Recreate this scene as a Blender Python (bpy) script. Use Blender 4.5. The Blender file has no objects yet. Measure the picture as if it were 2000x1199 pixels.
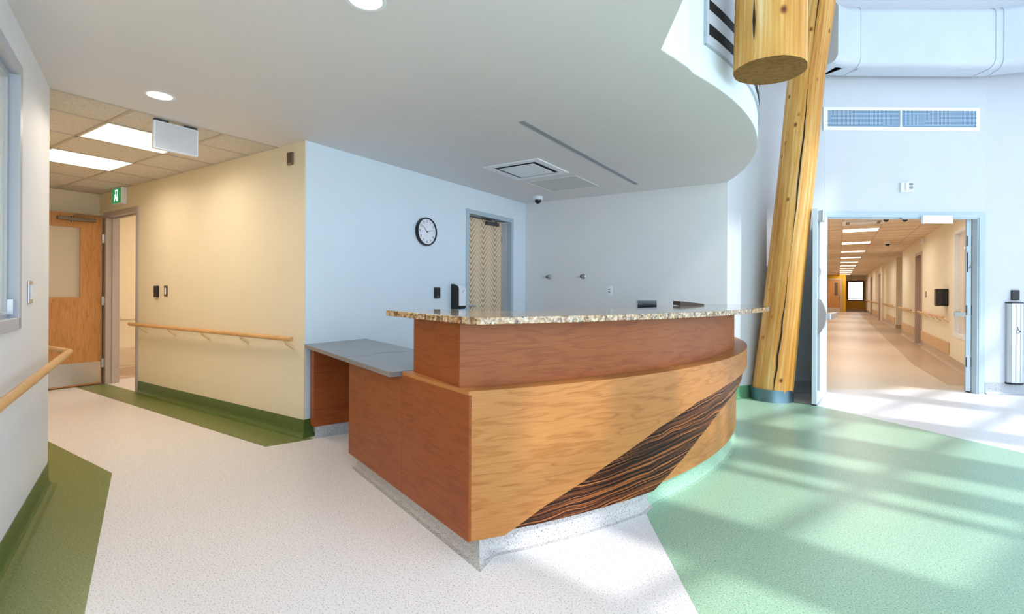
import bpy, math, random
from mathutils import Vector, Matrix
random.seed(4)
SC = bpy.context.scene
COL = SC.collection
R_ = math.radians

# ------------------------------------------------------------------ camera, world, sun, exposure
cam = bpy.data.cameras.new('camera'); cob = bpy.data.objects.new('camera', cam); COL.objects.link(cob)
cam.sensor_width = 36; cam.lens = 976 / 2000 * 36; cam.shift_y = -29 / 2000; cam.clip_start = .02; cam.clip_end = 200
yaw = math.atan2(.5465, .8374)
cob.matrix_world = Matrix.Translation((0, 0, 1.2)) @ Matrix.Rotation(yaw, 4, 'Z') @ Matrix.Rotation(R_(90), 4, 'X') @ Matrix.Rotation(.0056, 4, 'Z')
SC.camera = cob
SC.view_settings.view_transform = 'Standard'; SC.view_settings.look = 'None'
SC.view_settings.exposure = 0.08; SC.view_settings.gamma = 1.0
SC.cycles.use_denoising = True
SC.cycles.max_bounces = 8; SC.cycles.diffuse_bounces = 6; SC.cycles.glossy_bounces = 4
SC.cycles.transparent_max_bounces = 8; SC.cycles.sample_clamp_indirect = 6
SC.cycles.caustics_reflective = False; SC.cycles.caustics_refractive = False

wd = bpy.data.worlds.new('sky'); SC.world = wd; wd.use_nodes = True
wd.node_tree.nodes['Background'].inputs[0].default_value = (.68, .83, 1.0, 1)
wd.node_tree.nodes['Background'].inputs[1].default_value = 2.7

sl = bpy.data.lights.new('sun', 'SUN'); so = bpy.data.objects.new('sun', sl); COL.objects.link(so)
sl.energy = 2.9; sl.angle = R_(1.3); sl.color = (.97, .98, 1.0)
el = R_(50); toward = Vector((.986 * math.cos(el), -.157 * math.cos(el), math.sin(el)))
so.rotation_euler = toward.to_track_quat('Z', 'Y').to_euler()

def area(name, loc, size, power, col, rot=(0, 0, 0), spread=180):
    l = bpy.data.lights.new(name, 'AREA'); o = bpy.data.objects.new(name, l); COL.objects.link(o)
    l.shape = 'RECTANGLE'; l.size, l.size_y = size; l.energy = power; l.color = col; l.spread = R_(spread)
    o.location = loc; o.rotation_euler = rot
    return o
WARM = (1.0, .87, .74)
area('daylight_fill', (2.40 * .925 + 5.0 * .38, -2.40 * .38 + 5.0 * .925, 5.0), (9.5, 2.3), 20, (.72, .87, 1.0), Vector((.925, -.38, 0)).to_track_quat('Z', 'Y').to_euler())  # cool fill lamp added at the upper window wall

area('daylight_fill', (2.40 * .925 + 1.6 * .38, -2.40 * .38 + 1.6 * .925, 1.75), (5.5, 2.9), 115, (.66, .84, 1.0), Vector((.925, -.38, 0)).to_track_quat('Z', 'Y').to_euler())  # second added fill lamp, low, brightening the space under the soffit

# ------------------------------------------------------------------ materials
def lin(c): return tuple(((x / 255) / 12.92 if x / 255 <= .04045 else ((x / 255 + .055) / 1.055) ** 2.4) for x in c)
def new_mat(name, rough=.5, spec=.5, metal=0.):
    m = bpy.data.materials.new(name); m.use_nodes = True; b = m.node_tree.nodes['Principled BSDF']
    b.inputs['Roughness'].default_value = rough; b.inputs['Metallic'].default_value = metal
    b.inputs['Specular IOR Level'].default_value = spec
    return m, m.node_tree, b
class NT:
    def __init__(s, t): s.t = t
    def n(s, typ, **k):
        nd = s.t.nodes.new('ShaderNode' + typ)
        for a, b in k.items():
            if a.startswith('i_'):
                key = a[2:]; nd.inputs[int(key) if key.isdigit() else key].default_value = b
            else: setattr(nd, a, b)
        return nd
    def l(s, a, b): s.t.links.new(a, b)
    def math(s, op, a, b=None, c=None):
        nd = s.n('Math', operation=op)
        for i, v in enumerate((a, b, c)):
            if v is None: continue
            if isinstance(v, (int, float)): nd.inputs[i].default_value = v
            else: s.l(v, nd.inputs[i])
        return nd.outputs[0]
    def ramp(s, fac, stops, interp='LINEAR'):
        nd = s.n('ValToRGB'); cr = nd.color_ramp; cr.interpolation = interp
        while len(cr.elements) < len(stops): cr.elements.new(.5)
        for e, (p, c) in zip(cr.elements, stops): e.position = p; e.color = (*c, 1)
        s.l(fac, nd.inputs[0]); return nd.outputs[0]
    def coord(s, kind='Object', scale=(1, 1, 1), rot=(0, 0, 0)):
        tc = s.n('TexCoord'); mp = s.n('Mapping'); mp.inputs['Scale'].default_value = scale; mp.inputs['Rotation'].default_value = rot
        s.l(tc.outputs[kind], mp.inputs[0]); return mp.outputs[0]
def plain(name, c, rough=.5, metal=0., spec=.5, noise=.03):
    m, t, b = new_mat(name, rough, spec, metal); N = NT(t); c = lin(c)
    nz = N.n('TexNoise', i_Scale=3.0, i_Detail=3.0); N.l(N.coord(), nz.inputs[0])
    o = N.ramp(nz.outputs[0], [(.3, tuple(x * (1 - noise) for x in c)), (.7, tuple(min(1, x * (1 + noise)) for x in c))])
    N.l(o, b.inputs['Base Color']); return m
def paint(name, c):
    m = plain(name, c, .55, spec=.3, noise=.012); t = m.node_tree; N = NT(t)
    nz = N.n('TexNoise', i_Scale=350.0, i_Detail=2.0); N.l(N.coord(), nz.inputs[0])
    bp = N.n('Bump', i_Strength=.05, i_Distance=.001); N.l(nz.outputs[0], bp.inputs['Height']); N.l(bp.outputs[0], t.nodes['Principled BSDF'].inputs['Normal'])
    return m
def vinyl(name, c, dark, lite, rough=.33):
    m, t, b = new_mat(name, rough, .5); N = NT(t); v = N.coord()
    n1 = N.n('TexNoise', i_Scale=150.0, i_Detail=2.0); N.l(v, n1.inputs[0])
    n2 = N.n('TexVoronoi', i_Scale=85.0); N.l(v, n2.inputs[0])
    n3 = N.n('TexNoise', i_Scale=1.2, i_Detail=2.0); N.l(v, n3.inputs[0])
    base = N.ramp(n1.outputs[0], [(.33, lin(dark)), (.42, lin(c)), (.58, lin(c)), (.68, lin(lite))])
    sp = N.ramp(n2.outputs['Distance'], [(.10, (.35, .32, .30)), (.19, (1, 1, 1))])
    mx = N.n('Mix', data_type='RGBA', blend_type='MULTIPLY'); mx.inputs[0].default_value = .8
    N.l(base, mx.inputs[6]); N.l(sp, mx.inputs[7]); N.l(mx.outputs[2], b.inputs['Base Color'])
    N.l(N.math('MULTIPLY_ADD', n3.outputs[0], .14, rough - .07), b.inputs['Roughness'])
    return m
def wood(name, dark, mid, lite, kind='UV', rough=.36, su=1.0, sv=1.0, strength=1.0, grain_axis='u'):
    """veneer: grain runs along u (metres); cathedral figure from distorted bands plus fine pores"""
    m, t, b = new_mat(name, rough, .32); N = NT(t)
    a = (su, sv, 1) if grain_axis == 'u' else (sv, su, 1)
    rt = (0, 0, 0) if grain_axis == 'u' else (0, 0, R_(90))
    v = N.coord(kind, (1, 1, 1), rt)
    def sc(x, y, z=1.):
        mp = N.n('Mapping'); mp.inputs['Scale'].default_value = (x * su, y * sv, z); N.l(v, mp.inputs[0]); return mp.outputs[0]
    big = N.n('TexNoise', i_Scale=1.0, i_Detail=3.0, i_Roughness=.5); N.l(sc(1.3, 9.0), big.inputs[0])
    wob = N.n('TexNoise', i_Scale=1.0, i_Detail=2.0); N.l(sc(7, 30), wob.inputs[0])
    ph = N.math('ADD', N.math('MULTIPLY', big.outputs[0], 46.0), N.math('MULTIPLY', wob.outputs[0], 1.0))
    band = N.math('MULTIPLY_ADD', N.math('SINE', ph), .5, .5)
    band = N.math('POWER', band, 5.0)
    fine = N.n('TexNoise', i_Scale=1.0, i_Detail=4.0); N.l(sc(6, 260), fine.inputs[0])
    mot = N.n('TexNoise', i_Scale=1.0, i_Detail=2.0); N.l(sc(1.6, 2.6), mot.inputs[0])
    f = N.math('ADD', N.math('MULTIPLY', band, .15 * strength), N.math('MULTIPLY', fine.outputs[0], .55))
    f = N.math('ADD', f, N.math('MULTIPLY', mot.outputs[0], .28))
    o = N.ramp(f, [(.28, lin(lite)), (.50, lin(mid)), (.85, lin(dark))])
    N.l(o, b.inputs['Base Color'])
    return m
def ebony(name):
    m, t, b = new_mat(name, .38, .15); N = NT(t); v = N.coord('UV', (1, 1, 1), (0, 0, R_(-4)))
    def sc(x, y):
        mp = N.n('Mapping'); mp.inputs['Scale'].default_value = (x, y, 1); N.l(v, mp.inputs[0]); return mp.outputs[0]
    w = N.n('TexNoise', i_Scale=1.0, i_Detail=2.0); N.l(sc(2.4, 5), w.inputs[0])
    w2 = N.n('TexNoise', i_Scale=1.0, i_Detail=3.0); N.l(sc(5, 14), w2.inputs[0])
    sep = N.n('SeparateXYZ'); N.l(v, sep.inputs[0])
    y = N.math('ADD', sep.outputs[1], N.math('ADD', N.math('MULTIPLY', w.outputs[0], .06), N.math('MULTIPLY', w2.outputs[0], .016)))
    cmb = N.n('CombineXYZ'); N.l(N.math('MULTIPLY', sep.outputs[0], .8), cmb.inputs[0]); N.l(N.math('MULTIPLY', y, 120), cmb.inputs[1])
    s1 = N.n('TexNoise', i_Scale=1.0, i_Detail=4.0, i_Roughness=.65); N.l(cmb.outputs[0], s1.inputs[0])
    o = N.ramp(s1.outputs[0], [(.36, lin((16, 9, 8))), (.48, lin((44, 24, 16))), (.56, lin((120, 66, 34))), (.63, lin((186, 112, 58))), (.70, lin((60, 32, 18)))])
    N.l(o, b.inputs['Base Color']); return m
def granite(name):
    m, t, b = new_mat(name, .07, .6); N = NT(t); v = N.coord()
    dn = N.n('TexNoise', i_Scale=30.0, i_Detail=3.0); N.l(v, dn.inputs[0])
    mx = N.n('Mix', data_type='RGBA', blend_type='LINEAR_LIGHT'); mx.inputs[0].default_value = .035; N.l(v, mx.inputs[6]); N.l(dn.outputs[1], mx.inputs[7])
    vo = N.n('TexVoronoi', i_Scale=75.0); N.l(mx.outputs[2], vo.inputs[0])
    sp = N.n('SeparateXYZ'); N.l(vo.outputs['Color'], sp.inputs[0])
    c1 = N.ramp(sp.outputs[0], [(.0, lin((30, 20, 16))), (.20, lin((120, 78, 36))), (.38, lin((176, 138, 90))), (.58, lin((208, 184, 146))), (.72, lin((150, 96, 44))), (.90, lin((222, 208, 184)))], 'CONSTANT')
    n2 = N.n('TexNoise', i_Scale=45.0, i_Detail=5.0, i_Roughness=.7); N.l(v, n2.inputs[0])
    c2 = N.ramp(n2.outputs[0], [(.40, lin((40, 28, 22))), (.48, lin((176, 140, 94))), (.6, lin((235, 222, 198))), (.7, lin((170, 120, 70)))])
    m2 = N.n('Mix', data_type='RGBA'); m2.inputs[0].default_value = .45; N.l(c1, m2.inputs[6]); N.l(c2, m2.inputs[7])
    N.l(m2.outputs[2], b.inputs['Base Color']); return m
def tile_mat(name, c=(216, 208, 198)):
    m, t, b = new_mat(name, .8, .2); N = NT(t); v = N.coord()
    n1 = N.n('TexNoise', i_Scale=130.0, i_Detail=3.0, i_Roughness=.8); N.l(v, n1.inputs[0]); c = lin(c)
    N.l(N.ramp(n1.outputs[0], [(.36, tuple(x * .62 for x in c)), (.47, c), (.6, tuple(x * 1.05 for x in c))]), b.inputs['Base Color']); return m
def emis(name, c, s):
    m, t, b = new_mat(name, .4); N = NT(t); b.inputs['Base Color'].default_value = (*[x * .8 for x in c], 1)
    b.inputs['Emission Color'].default_value = (*c, 1); b.inputs['Emission Strength'].default_value = s; return m
def metal(name, c=(190, 192, 196), rough=.3): return plain(name, c, rough, 1.0, noise=.05)
def glass(name, tint=(.75, .85, .82), alpha=.22):
    m, t, b = new_mat(name, .03, .5); b.inputs['Base Color'].default_value = (*tint, 1); b.inputs['Alpha'].default_value = alpha; return m
def log_mat(name):
    m, t, b = new_mat(name, .5, .4); N = NT(t)
    uv = N.coord('UV')
    def sc(x, y):
        mp = N.n('Mapping'); mp.inputs['Scale'].default_value = (x, y, 1); N.l(uv, mp.inputs[0]); return mp.outputs[0]
    g = N.n('TexNoise', i_Scale=1.0, i_Detail=5.0, i_Roughness=.6); N.l(sc(38, 1.3), g.inputs[0])
    bl = N.n('TexNoise', i_Scale=1.0, i_Detail=2.0); N.l(sc(9, .7), bl.inputs[0])
    f = N.math('ADD', N.math('MULTIPLY', g.outputs[0], .6), N.math('MULTIPLY', bl.outputs[0], .45))
    base = N.ramp(f, [(.30, lin((156, 90, 18))), (.46, lin((196, 134, 52))), (.58, lin((214, 160, 82))), (.74, lin((234, 198, 144)))])
    # knots
    vo = N.n('TexVoronoi', i_Scale=1.0, i_Randomness=1.0); N.l(sc(5.4, 4.2), vo.inputs[0])
    kn = N.ramp(vo.outputs['Distance'], [(.04, (.12, .05, .02)), (.075, (.42, .24, .10)), (.14, (1, 1, 1))])
    sk = N.n('TexNoise', i_Scale=1.0, i_Detail=4.0, i_Roughness=.7); N.l(sc(60, 7), sk.inputs[0])
    st = N.ramp(sk.outputs[0], [(.30, (.55, .45, .35)), (.37, (1, 1, 1))])
    mx = N.n('Mix', data_type='RGBA', blend_type='MULTIPLY'); mx.inputs[0].default_value = .95; N.l(base, mx.inputs[6]); N.l(kn, mx.inputs[7])
    m2 = N.n('Mix', data_type='RGBA', blend_type='MULTIPLY'); m2.inputs[0].default_value = .8; N.l(mx.outputs[2], m2.inputs[6]); N.l(st, m2.inputs[7])
    N.l(m2.outputs[2], b.inputs['Base Color'])
    bp = N.n('Bump', i_Strength=.25, i_Distance=.004); N.l(g.outputs[0], bp.inputs['Height']); N.l(bp.outputs[0], b.inputs['Normal'])
    return m
def chevron(name):
    m, t, b = new_mat(name, .45, .4); N = NT(t); v = N.coord('UV')
    sep = N.n('SeparateXYZ'); N.l(v, sep.inputs[0])
    nz = N.n('TexNoise', i_Scale=9.0, i_Detail=3.0); N.l(v, nz.inputs[0])
    u = N.math('MULTIPLY', sep.outputs[0], 4.0)
    tri = N.math('ABSOLUTE', N.math('SUBTRACT', N.math('FRACT', u), .5))
    y = N.math('SUBTRACT', sep.outputs[1], N.math('MULTIPLY', tri, .30))
    y = N.math('ADD', y, N.math('MULTIPLY', nz.outputs[0], .03))
    s = N.math('MULTIPLY_ADD', N.math('SINE', N.math('MULTIPLY', y, 2 * math.pi * 15)), .5, .5)
    s = N.math('MULTIPLY', s, N.math('MULTIPLY_ADD', N.math('SUBTRACT', .5, tri), 1.0, .45))
    o = N.ramp(s, [(.25, lin((224, 202, 172))), (.55, lin((206, 176, 140))), (.9, lin((160, 122, 84)))])
    N.l(o, b.inputs['Base Color']); return m
def mesh_screen(name):
    m, t, b = new_mat(name, .5, .4, .2); N = NT(t); v = N.coord('UV')
    sep = N.n('SeparateXYZ'); N.l(v, sep.inputs[0])
    fx = N.math('GREATER_THAN', N.math('FRACT', N.math('MULTIPLY', sep.outputs[0], 62.0)), .32)
    fy = N.math('GREATER_THAN', N.math('FRACT', N.math('MULTIPLY', sep.outputs[1], 62.0)), .32)
    o = N.ramp(N.math('MULTIPLY', fx, fy), [(.4, lin((168, 192, 214))), (.6, lin((62, 84, 104)))], 'CONSTANT')
    N.l(o, b.inputs['Base Color']); return m

M = dict(atrium=paint('atrium_paint', (203, 206, 212)),
        white=paint('off_white_paint', (226, 226, 226)), cool=paint('cool_white_paint', (220, 232, 240)),
    cream=paint('cream_paint', (230, 218, 190)), peach=paint('peach_paint', (236, 228, 208)), mustard=paint('mustard_paint', (206, 158, 48)),
    ceil=paint('ceiling_paint', (224, 220, 219)), tile=tile_mat('acoustic_tile'), tile2=tile_mat('corridor_tile', (232, 212, 190)), grid=plain('grid_metal', (190, 178, 164), .5),
    grid2=plain('corridor_grid_metal', (196, 176, 152), .5),
    vwhite=vinyl('white_vinyl', (232, 227, 226), (180, 168, 164), (244, 240, 238)), vgreen=vinyl('sage_vinyl', (156, 188, 160), (104, 138, 110), (190, 214, 192)),
    volive=vinyl('olive_vinyl', (118, 128, 72), (74, 86, 42), (146, 152, 96)), vgrey=vinyl('grey_vinyl', (176, 180, 184), (120, 124, 128), (206, 208, 212)),
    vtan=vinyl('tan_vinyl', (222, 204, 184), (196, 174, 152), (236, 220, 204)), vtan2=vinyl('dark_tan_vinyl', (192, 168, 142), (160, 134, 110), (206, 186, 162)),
    obase=vinyl('olive_base_vinyl', (84, 104, 48), (48, 66, 24), (112, 130, 72)), gbase=vinyl('green_base_vinyl', (104, 152, 112), (66, 110, 74), (140, 184, 146)),
    wood=wood('maple_veneer', (124, 70, 26), (168, 107, 52), (184, 126, 70), rough=.4), woodd=wood('dark_veneer', (100, 42, 8), (138, 66, 20), (152, 80, 30), rough=.42),  # second veneer is darker and redder, used on side and rear panels
    woodv=wood('maple_door_veneer', (150, 96, 46), (186, 130, 74), (202, 150, 94), grain_axis='v'), rail=wood('oak_rail', (168, 118, 64), (204, 156, 98), (220, 178, 122), kind='Object', strength=.5),
    paleoak=wood('pale_oak', (190, 148, 96), (214, 178, 128), (226, 194, 150), kind='Object', strength=.5),
    bracket=plain('bracket_wood', (226, 200, 158), .4), ebony=ebony('striped_ebony'), granite=granite('granite'), work=plain('grey_laminate', (122, 118, 116), .22, noise=.06),
    log=log_mat('pine_log'), logend=wood('log_end', (92, 58, 22), (136, 96, 44), (158, 120, 64), kind='Object', su=5, sv=.9, rough=.7), crack=plain('crack_dark', (34, 20, 12), .9),
    frame=plain('blue_grey_frame', (176, 192, 202), .4), framew=plain('mauve_grey_frame', (178, 166, 158), .4), wframe=plain('window_frame_grey', (178, 180, 188), .4),
    leaf=plain('pale_door_paint', (208, 222, 230), .4), steel=metal('brushed_steel', (196, 198, 202), .32), dsteel=metal('dark_steel', (96, 98, 102), .4), bronze=metal('bronze_metal', (132, 116, 100), .4),
    kick=metal('kick_plate_steel', (206, 196, 184), .38), black=plain('black_plastic', (14, 14, 18), .3), dark=plain('dark_void', (10, 10, 10), .8), wplas=plain('white_plastic', (236, 238, 242), .35),
    gplas=plain('grey_plastic', (170, 176, 184), .4), band=metal('blue_grey_band', (112, 136, 148), .42), chev=chevron('chevron_veneer'), screen=mesh_screen('woven_grille'),
    glass=glass('clear_glass'), frost=glass('frosted_glass', (.80, .70, .60), .82), glass2=glass('vision_glass', (.78, .68, .52), .55), dome=plain('smoked_dome', (12, 12, 14), .08), duct=plain('duct_paint', (198, 206, 216), .32),
    green=emis('sign_green', lin((10, 130, 70)), .8), signw=emis('sign_white', (.85, .95, 1), 1.0), troffer=emis('troffer_diffuser', (1.0, .86, .68), 2.6), troffer2=emis('corridor_diffuser', (1.0, .9, .74), 3.0),
    lamp=emis('downlight_lens', (1.0, .90, .76), 5.0), blind=emis('daylit_blind', (.86, .92, 1.0), 1.0), blue=plain('blue_grey_door', (96, 124, 146), .4), mono=plain('screen_black', (16, 18, 26), .15), brown=plain('dark_brown_board', (84, 64, 48), .5),
    yellow=paint('pale_yellow_paint', (226, 206, 140)), red=plain('red_mark', (190, 30, 30), .4), tanwood=wood('tan_rail_board', (176, 132, 84), (206, 166, 116), (220, 184, 138), kind='Object', strength=.4), pale=plain('pale_vinyl_rail', (206, 188, 160), .4))

# ------------------------------------------------------------------ mesh helpers
def link(o, parent=None):
    COL.objects.link(o)
    if parent is not None:
        o.parent = parent; o.matrix_parent_inverse = parent_inv(parent)
    return o
def world_of(o):
    m = o.matrix_basis.copy()
    if o.parent is not None: m = world_of(o.parent) @ o.matrix_parent_inverse @ m
    return m
def parent_inv(p): return world_of(p).inverted()
class B:
    def __init__(s): s.v = []; s.f = []; s.uv = []; s.sm = []; s.mi = []; s.cm = 0
    def add(s, vs, fs, uvs=None, smooth=False):
        k = len(s.v); s.v += [tuple(v) for v in vs]
        for i, f in enumerate(fs):
            s.f.append([a + k for a in f]); s.sm.append(smooth); s.mi.append(s.cm)
            s.uv.append(uvs[i] if uvs else None)
        return s
    def box(s, x0, y0, z0, x1, y1, z1, rz=0, c=None):
        P = [(x, y, z) for z in (z0, z1) for (x, y) in ((x0, y0), (x1, y0), (x1, y1), (x0, y1))]
        if rz:
            cx, cy = c or ((x0 + x1) / 2, (y0 + y1) / 2); cs, sn = math.cos(rz), math.sin(rz)
            P = [(cx + (x - cx) * cs - (y - cy) * sn, cy + (x - cx) * sn + (y - cy) * cs, z) for x, y, z in P]
        return s.add(P, [(3, 2, 1, 0), (4, 5, 6, 7), (0, 1, 5, 4), (1, 2, 6, 5), (2, 3, 7, 6), (3, 0, 4, 7)])
    def slab(s, a, b, z0, z1, t0, t1):
        """vertical slab along plan line a->b, thickness from offset t0 to t1 on its left-hand side"""
        d = Vector((b[0] - a[0], b[1] - a[1])); L = d.length; d /= L; n = Vector((-d.y, d.x))
        q = [(a[0] + n.x * t0, a[1] + n.y * t0), (b[0] + n.x * t0, b[1] + n.y * t0), (b[0] + n.x * t1, b[1] + n.y * t1), (a[0] + n.x * t1, a[1] + n.y * t1)]
        P = [(x, y, z) for z in (z0, z1) for x, y in q]; H = z1 - z0; T = abs(t1 - t0)
        uv = [[(0, 0)] * 4, [(0, 0), (L, 0), (L, T), (0, T)], [(0, z0), (L, z0), (L, z1), (0, z1)], [(0, z0), (T, z0), (T, z1), (0, z1)], [(L, z0), (0, z0), (0, z1), (L, z1)], [(0, z0), (T, z0), (T, z1), (0, z1)]]
        return s.add(P, [(3, 2, 1, 0), (4, 5, 6, 7), (0, 1, 5, 4), (1, 2, 6, 5), (2, 3, 7, 6), (3, 0, 4, 7)], uv)
    def prism(s, poly, z0, z1):
        n = len(poly); P = [(x, y, z0) for x, y in poly] + [(x, y, z1) for x, y in poly]
        return s.add(P, [tuple(range(n))[::-1], tuple(range(n, 2 * n))] + [(i, (i + 1) % n, (i + 1) % n + n, i + n) for i in range(n)])
    def cyl(s, p0, p1, r0, r1=None, n=24, cap=True, smooth=True):
        r1 = r0 if r1 is None else r1; p0 = Vector(p0); p1 = Vector(p1); d = (p1 - p0).normalized()
        a = d.orthogonal().normalized(); b = d.cross(a); P = []
        for p, r in ((p0, r0), (p1, r1)):
            for i in range(n):
                t = 2 * math.pi * i / n; P.append(p + a * (r * math.cos(t)) + b * (r * math.sin(t)))
        s.add(P, [(i, (i + 1) % n, (i + 1) % n + n, i + n) for i in range(n)], smooth=smooth)
        if cap: s.add([P[i] for i in range(n)], [tuple(range(n))[::-1]]); s.add([P[n + i] for i in range(n)], [tuple(range(n))])
        return s
    def lathe(s, c, prof, n=32, axis='Z'):
        P = []
        for r, z in prof:
            for i in range(n):
                t = 2 * math.pi * i / n; x, y = r * math.cos(t), r * math.sin(t)
                P.append((c[0] + x, c[1] + y, c[2] + z) if axis == 'Z' else ((c[0] + z, c[1] + x, c[2] + y) if axis == 'X' else (c[0] + x, c[1] + z, c[2] + y)))
        return s.add(P, [(k * n + i, k * n + (i + 1) % n, (k + 1) * n + (i + 1) % n, (k + 1) * n + i) for k in range(len(prof) - 1) for i in range(n)], smooth=True)
    def tube(s, pts, r, n=16, cap=True):
        pts = [Vector(p) for p in pts]; P = []; up = Vector((0, 0, 1))
        for k, p in enumerate(pts):
            d = ((pts[min(k + 1, len(pts) - 1)] - p).normalized() + (p - pts[max(k - 1, 0)]).normalized()).normalized()
            a = d.cross(up); a = a.normalized() if a.length > .01 else Vector((1, 0, 0)); b = a.cross(d).normalized()
            if 0 < k < len(pts) - 1:
                cosv = max(.35, d.dot((pts[k + 1] - p).normalized())); ra = r / cosv
            else: ra = r
            for i in range(n):
                t = 2 * math.pi * i / n; P.append(p + a * (ra * math.cos(t)) + b * (r * math.sin(t)))
        m = len(pts); s.add(P, [(k * n + i, k * n + (i + 1) % n, (k + 1) * n + (i + 1) % n, (k + 1) * n + i) for k in range(m - 1) for i in range(n)], smooth=True)
        if cap: s.add(P[:n], [tuple(range(n))[::-1]]); s.add(P[-n:], [tuple(range(n))])
        return s
    def sweep(s, prof, path, smooth=False, closed_prof=True):
        """profile (offset to the left of the path, z) swept along a plan polyline with mitred corners"""
        P = []; m = len(prof); pts = [Vector(p) for p in path]
        for k, p in enumerate(pts):
            d0 = (p - pts[k - 1]).normalized() if k else None; d1 = (pts[k + 1] - p).normalized() if k < len(pts) - 1 else None
            d0 = d0 or d1; d1 = d1 or d0; n0 = Vector((-d0.y, d0.x)); n1 = Vector((-d1.y, d1.x)); nn = (n0 + n1).normalized(); nn /= max(.3, nn.dot(n0))
            for o, z in prof: P.append((p.x + nn.x * o, p.y + nn.y * o, z))
        e = m if closed_prof else m - 1
        fs = [(k * m + i, (k + 1) * m + i, (k + 1) * m + (i + 1) % m, k * m + (i + 1) % m) for k in range(len(pts) - 1) for i in range(e)]
        s.add(P, fs, smooth=smooth)
        if closed_prof: s.add(P[:m], [tuple(range(m))]); s.add(P[-m:], [tuple(range(m))[::-1]])
        return s
    def build(s, name, mat, parent=None, kind=None, bevel=0, label=None, cat=None, group=None):
        me = bpy.data.meshes.new(name); me.from_pydata(s.v, [], s.f)
        mats = mat if isinstance(mat, (list, tuple)) else [mat]
        for m_ in mats: me.materials.append(m_)
        if any(u for u in s.uv):
            ul = me.uv_layers.new(name='UVMap'); k = 0
            for f, u in zip(s.f, s.uv):
                for j in range(len(f)): ul.data[k].uv = u[j] if u else (0, 0); k += 1
        me.polygons.foreach_set('use_smooth', s.sm); me.polygons.foreach_set('material_index', s.mi); me.update()
        if any(s.sm): me.set_sharp_from_angle(angle=R_(35))
        o = bpy.data.objects.new(name, me); link(o, parent)
        if bevel:
            bv = o.modifiers.new('bevel', 'BEVEL'); bv.width = bevel; bv.segments = 2; bv.limit_method = 'ANGLE'; bv.angle_limit = R_(40)
        if kind: o['kind'] = kind
        if label: o['label'] = label
        if cat: o['category'] = cat
        if group: o['group'] = group
        return o
def struct(name, b, mat, **k): return b.build(name, mat, kind='structure', **k)
def thing(name, loc, label, cat, group=None, rz=0, kind=None):
    o = bpy.data.objects.new(name, None); o.empty_display_size = .1; COL.objects.link(o)
    o.location = loc; o.rotation_euler = (0, 0, rz); o['label'] = label; o['category'] = cat
    if group: o['group'] = group
    if kind: o['kind'] = kind; del o['category']
    return o
def dup(root, loc, label=None):
    r = root.copy(); COL.objects.link(r); r.location = loc
    if label: r['label'] = label
    for ch in list(root.children):
        c = ch.copy(); COL.objects.link(c); c.parent = r; c.matrix_parent_inverse = ch.matrix_parent_inverse.copy()
    return r
def text_mesh(txt, size, depth=.0006):
    cu = bpy.data.curves.new('t', 'FONT'); cu.body = txt; cu.size = size; cu.align_x = 'CENTER'; cu.align_y = 'CENTER'; cu.extrude = depth
    o = bpy.data.objects.new('t', cu); COL.objects.link(o); dg = bpy.context.evaluated_depsgraph_get(); dg.update()
    me = bpy.data.meshes.new_from_object(o.evaluated_get(dg)); bpy.data.objects.remove(o); return me
def smooth_line(pts, k=6):
    out = []
    for i in range(len(pts) - 1):
        p0, p1, p2, p3 = [Vector(pts[min(max(j, 0), len(pts) - 1)]) for j in (i - 1, i, i + 1, i + 2)]
        for j in range(k):
            t = j / k; out.append(.5 * ((2 * p1) + (p2 - p0) * t + (2 * p0 - 5 * p1 + 4 * p2 - p3) * t * t + (3 * p1 - p0 - 3 * p2 + p3) * t ** 3))
    out.append(Vector(pts[-1])); return [(p.x, p.y) for p in out]
C0 = (-4.43, 4.03)
def pc(th, R): return (C0[0] + R * math.cos(R_(th)), C0[1] + R * math.sin(R_(th)))
def arc(R, t0, t1, n=40): return [pc(t0 + (t1 - t0) * i / n, R) for i in range(n + 1)]
CH = 2.44; ROOF = 9.4

# ------------------------------------------------------------------ setting: floors
FL = B(); FL.box(-14, -6, -.2, 16, 9.2, 0); struct('floor', FL, M['vwhite'])
def inlay(poly, mat, z=.0006): struct('floor', B().prism(poly, 0, z), mat)
plinth_green = [pc(t, 3.735) for t in [-18.6, -15, -10, -5, 0, 5, 10, 15, 20, 25, 27]]
wall_line = smooth_line([(-1.035, 5.99), (-.96, 6.2), (-.81, 6.43), (-.47, 6.93), (-.134, 7.146)], 6)
inlay([(-.975, 2.80), (-.912, 2.752), (-.789, 2.539), (-.438, 1.961), (.02, 1.20), (.6, .25), (1.5, -1.2), (6, -1.2), (6, 1.82), (1.187, 5.302), (.269, 5.976), (-.06, 6.2), (-.22, 6.31), (-.40, 6.37), (-.60, 6.42), (-.82, 6.42), (-.98, 6.16), (-1.08, 5.95)] + plinth_green[::-1], M['vgreen'])
inlay([(-7.84, 2.215), (-3.68, 2.185), (-3.56, 2.52), (-7.84, 2.52)], M['volive'])
inlay([(-8.0, 1.30), (-3.976, 1.313), (-2.344, .693), (2.0, -1.0), (2.0, -1.6), (-4.06, 1.0), (-8.0, 1.0)], M['volive'])
F0 = (1.477, 8.197); FD = (.8374, .5465); FE = (.8939, .4482)
def fq(t, off=0): a = fp(.02); return (a[0] + FE[0] * t - FE[1] * off, a[1] + FE[1] * t + FE[0] * off)
def fp(t, off=0): return (F0[0] + FD[0] * t - FD[1] * off, F0[1] + FD[1] * t + FD[0] * off)
struct('floor', B().box(-1.0, 9.2, -.2, 4.0, 46, 0).box(-9.5, 2.5, -.02, -6.0, 7.5, .0004), M['vwhite'])
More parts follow.
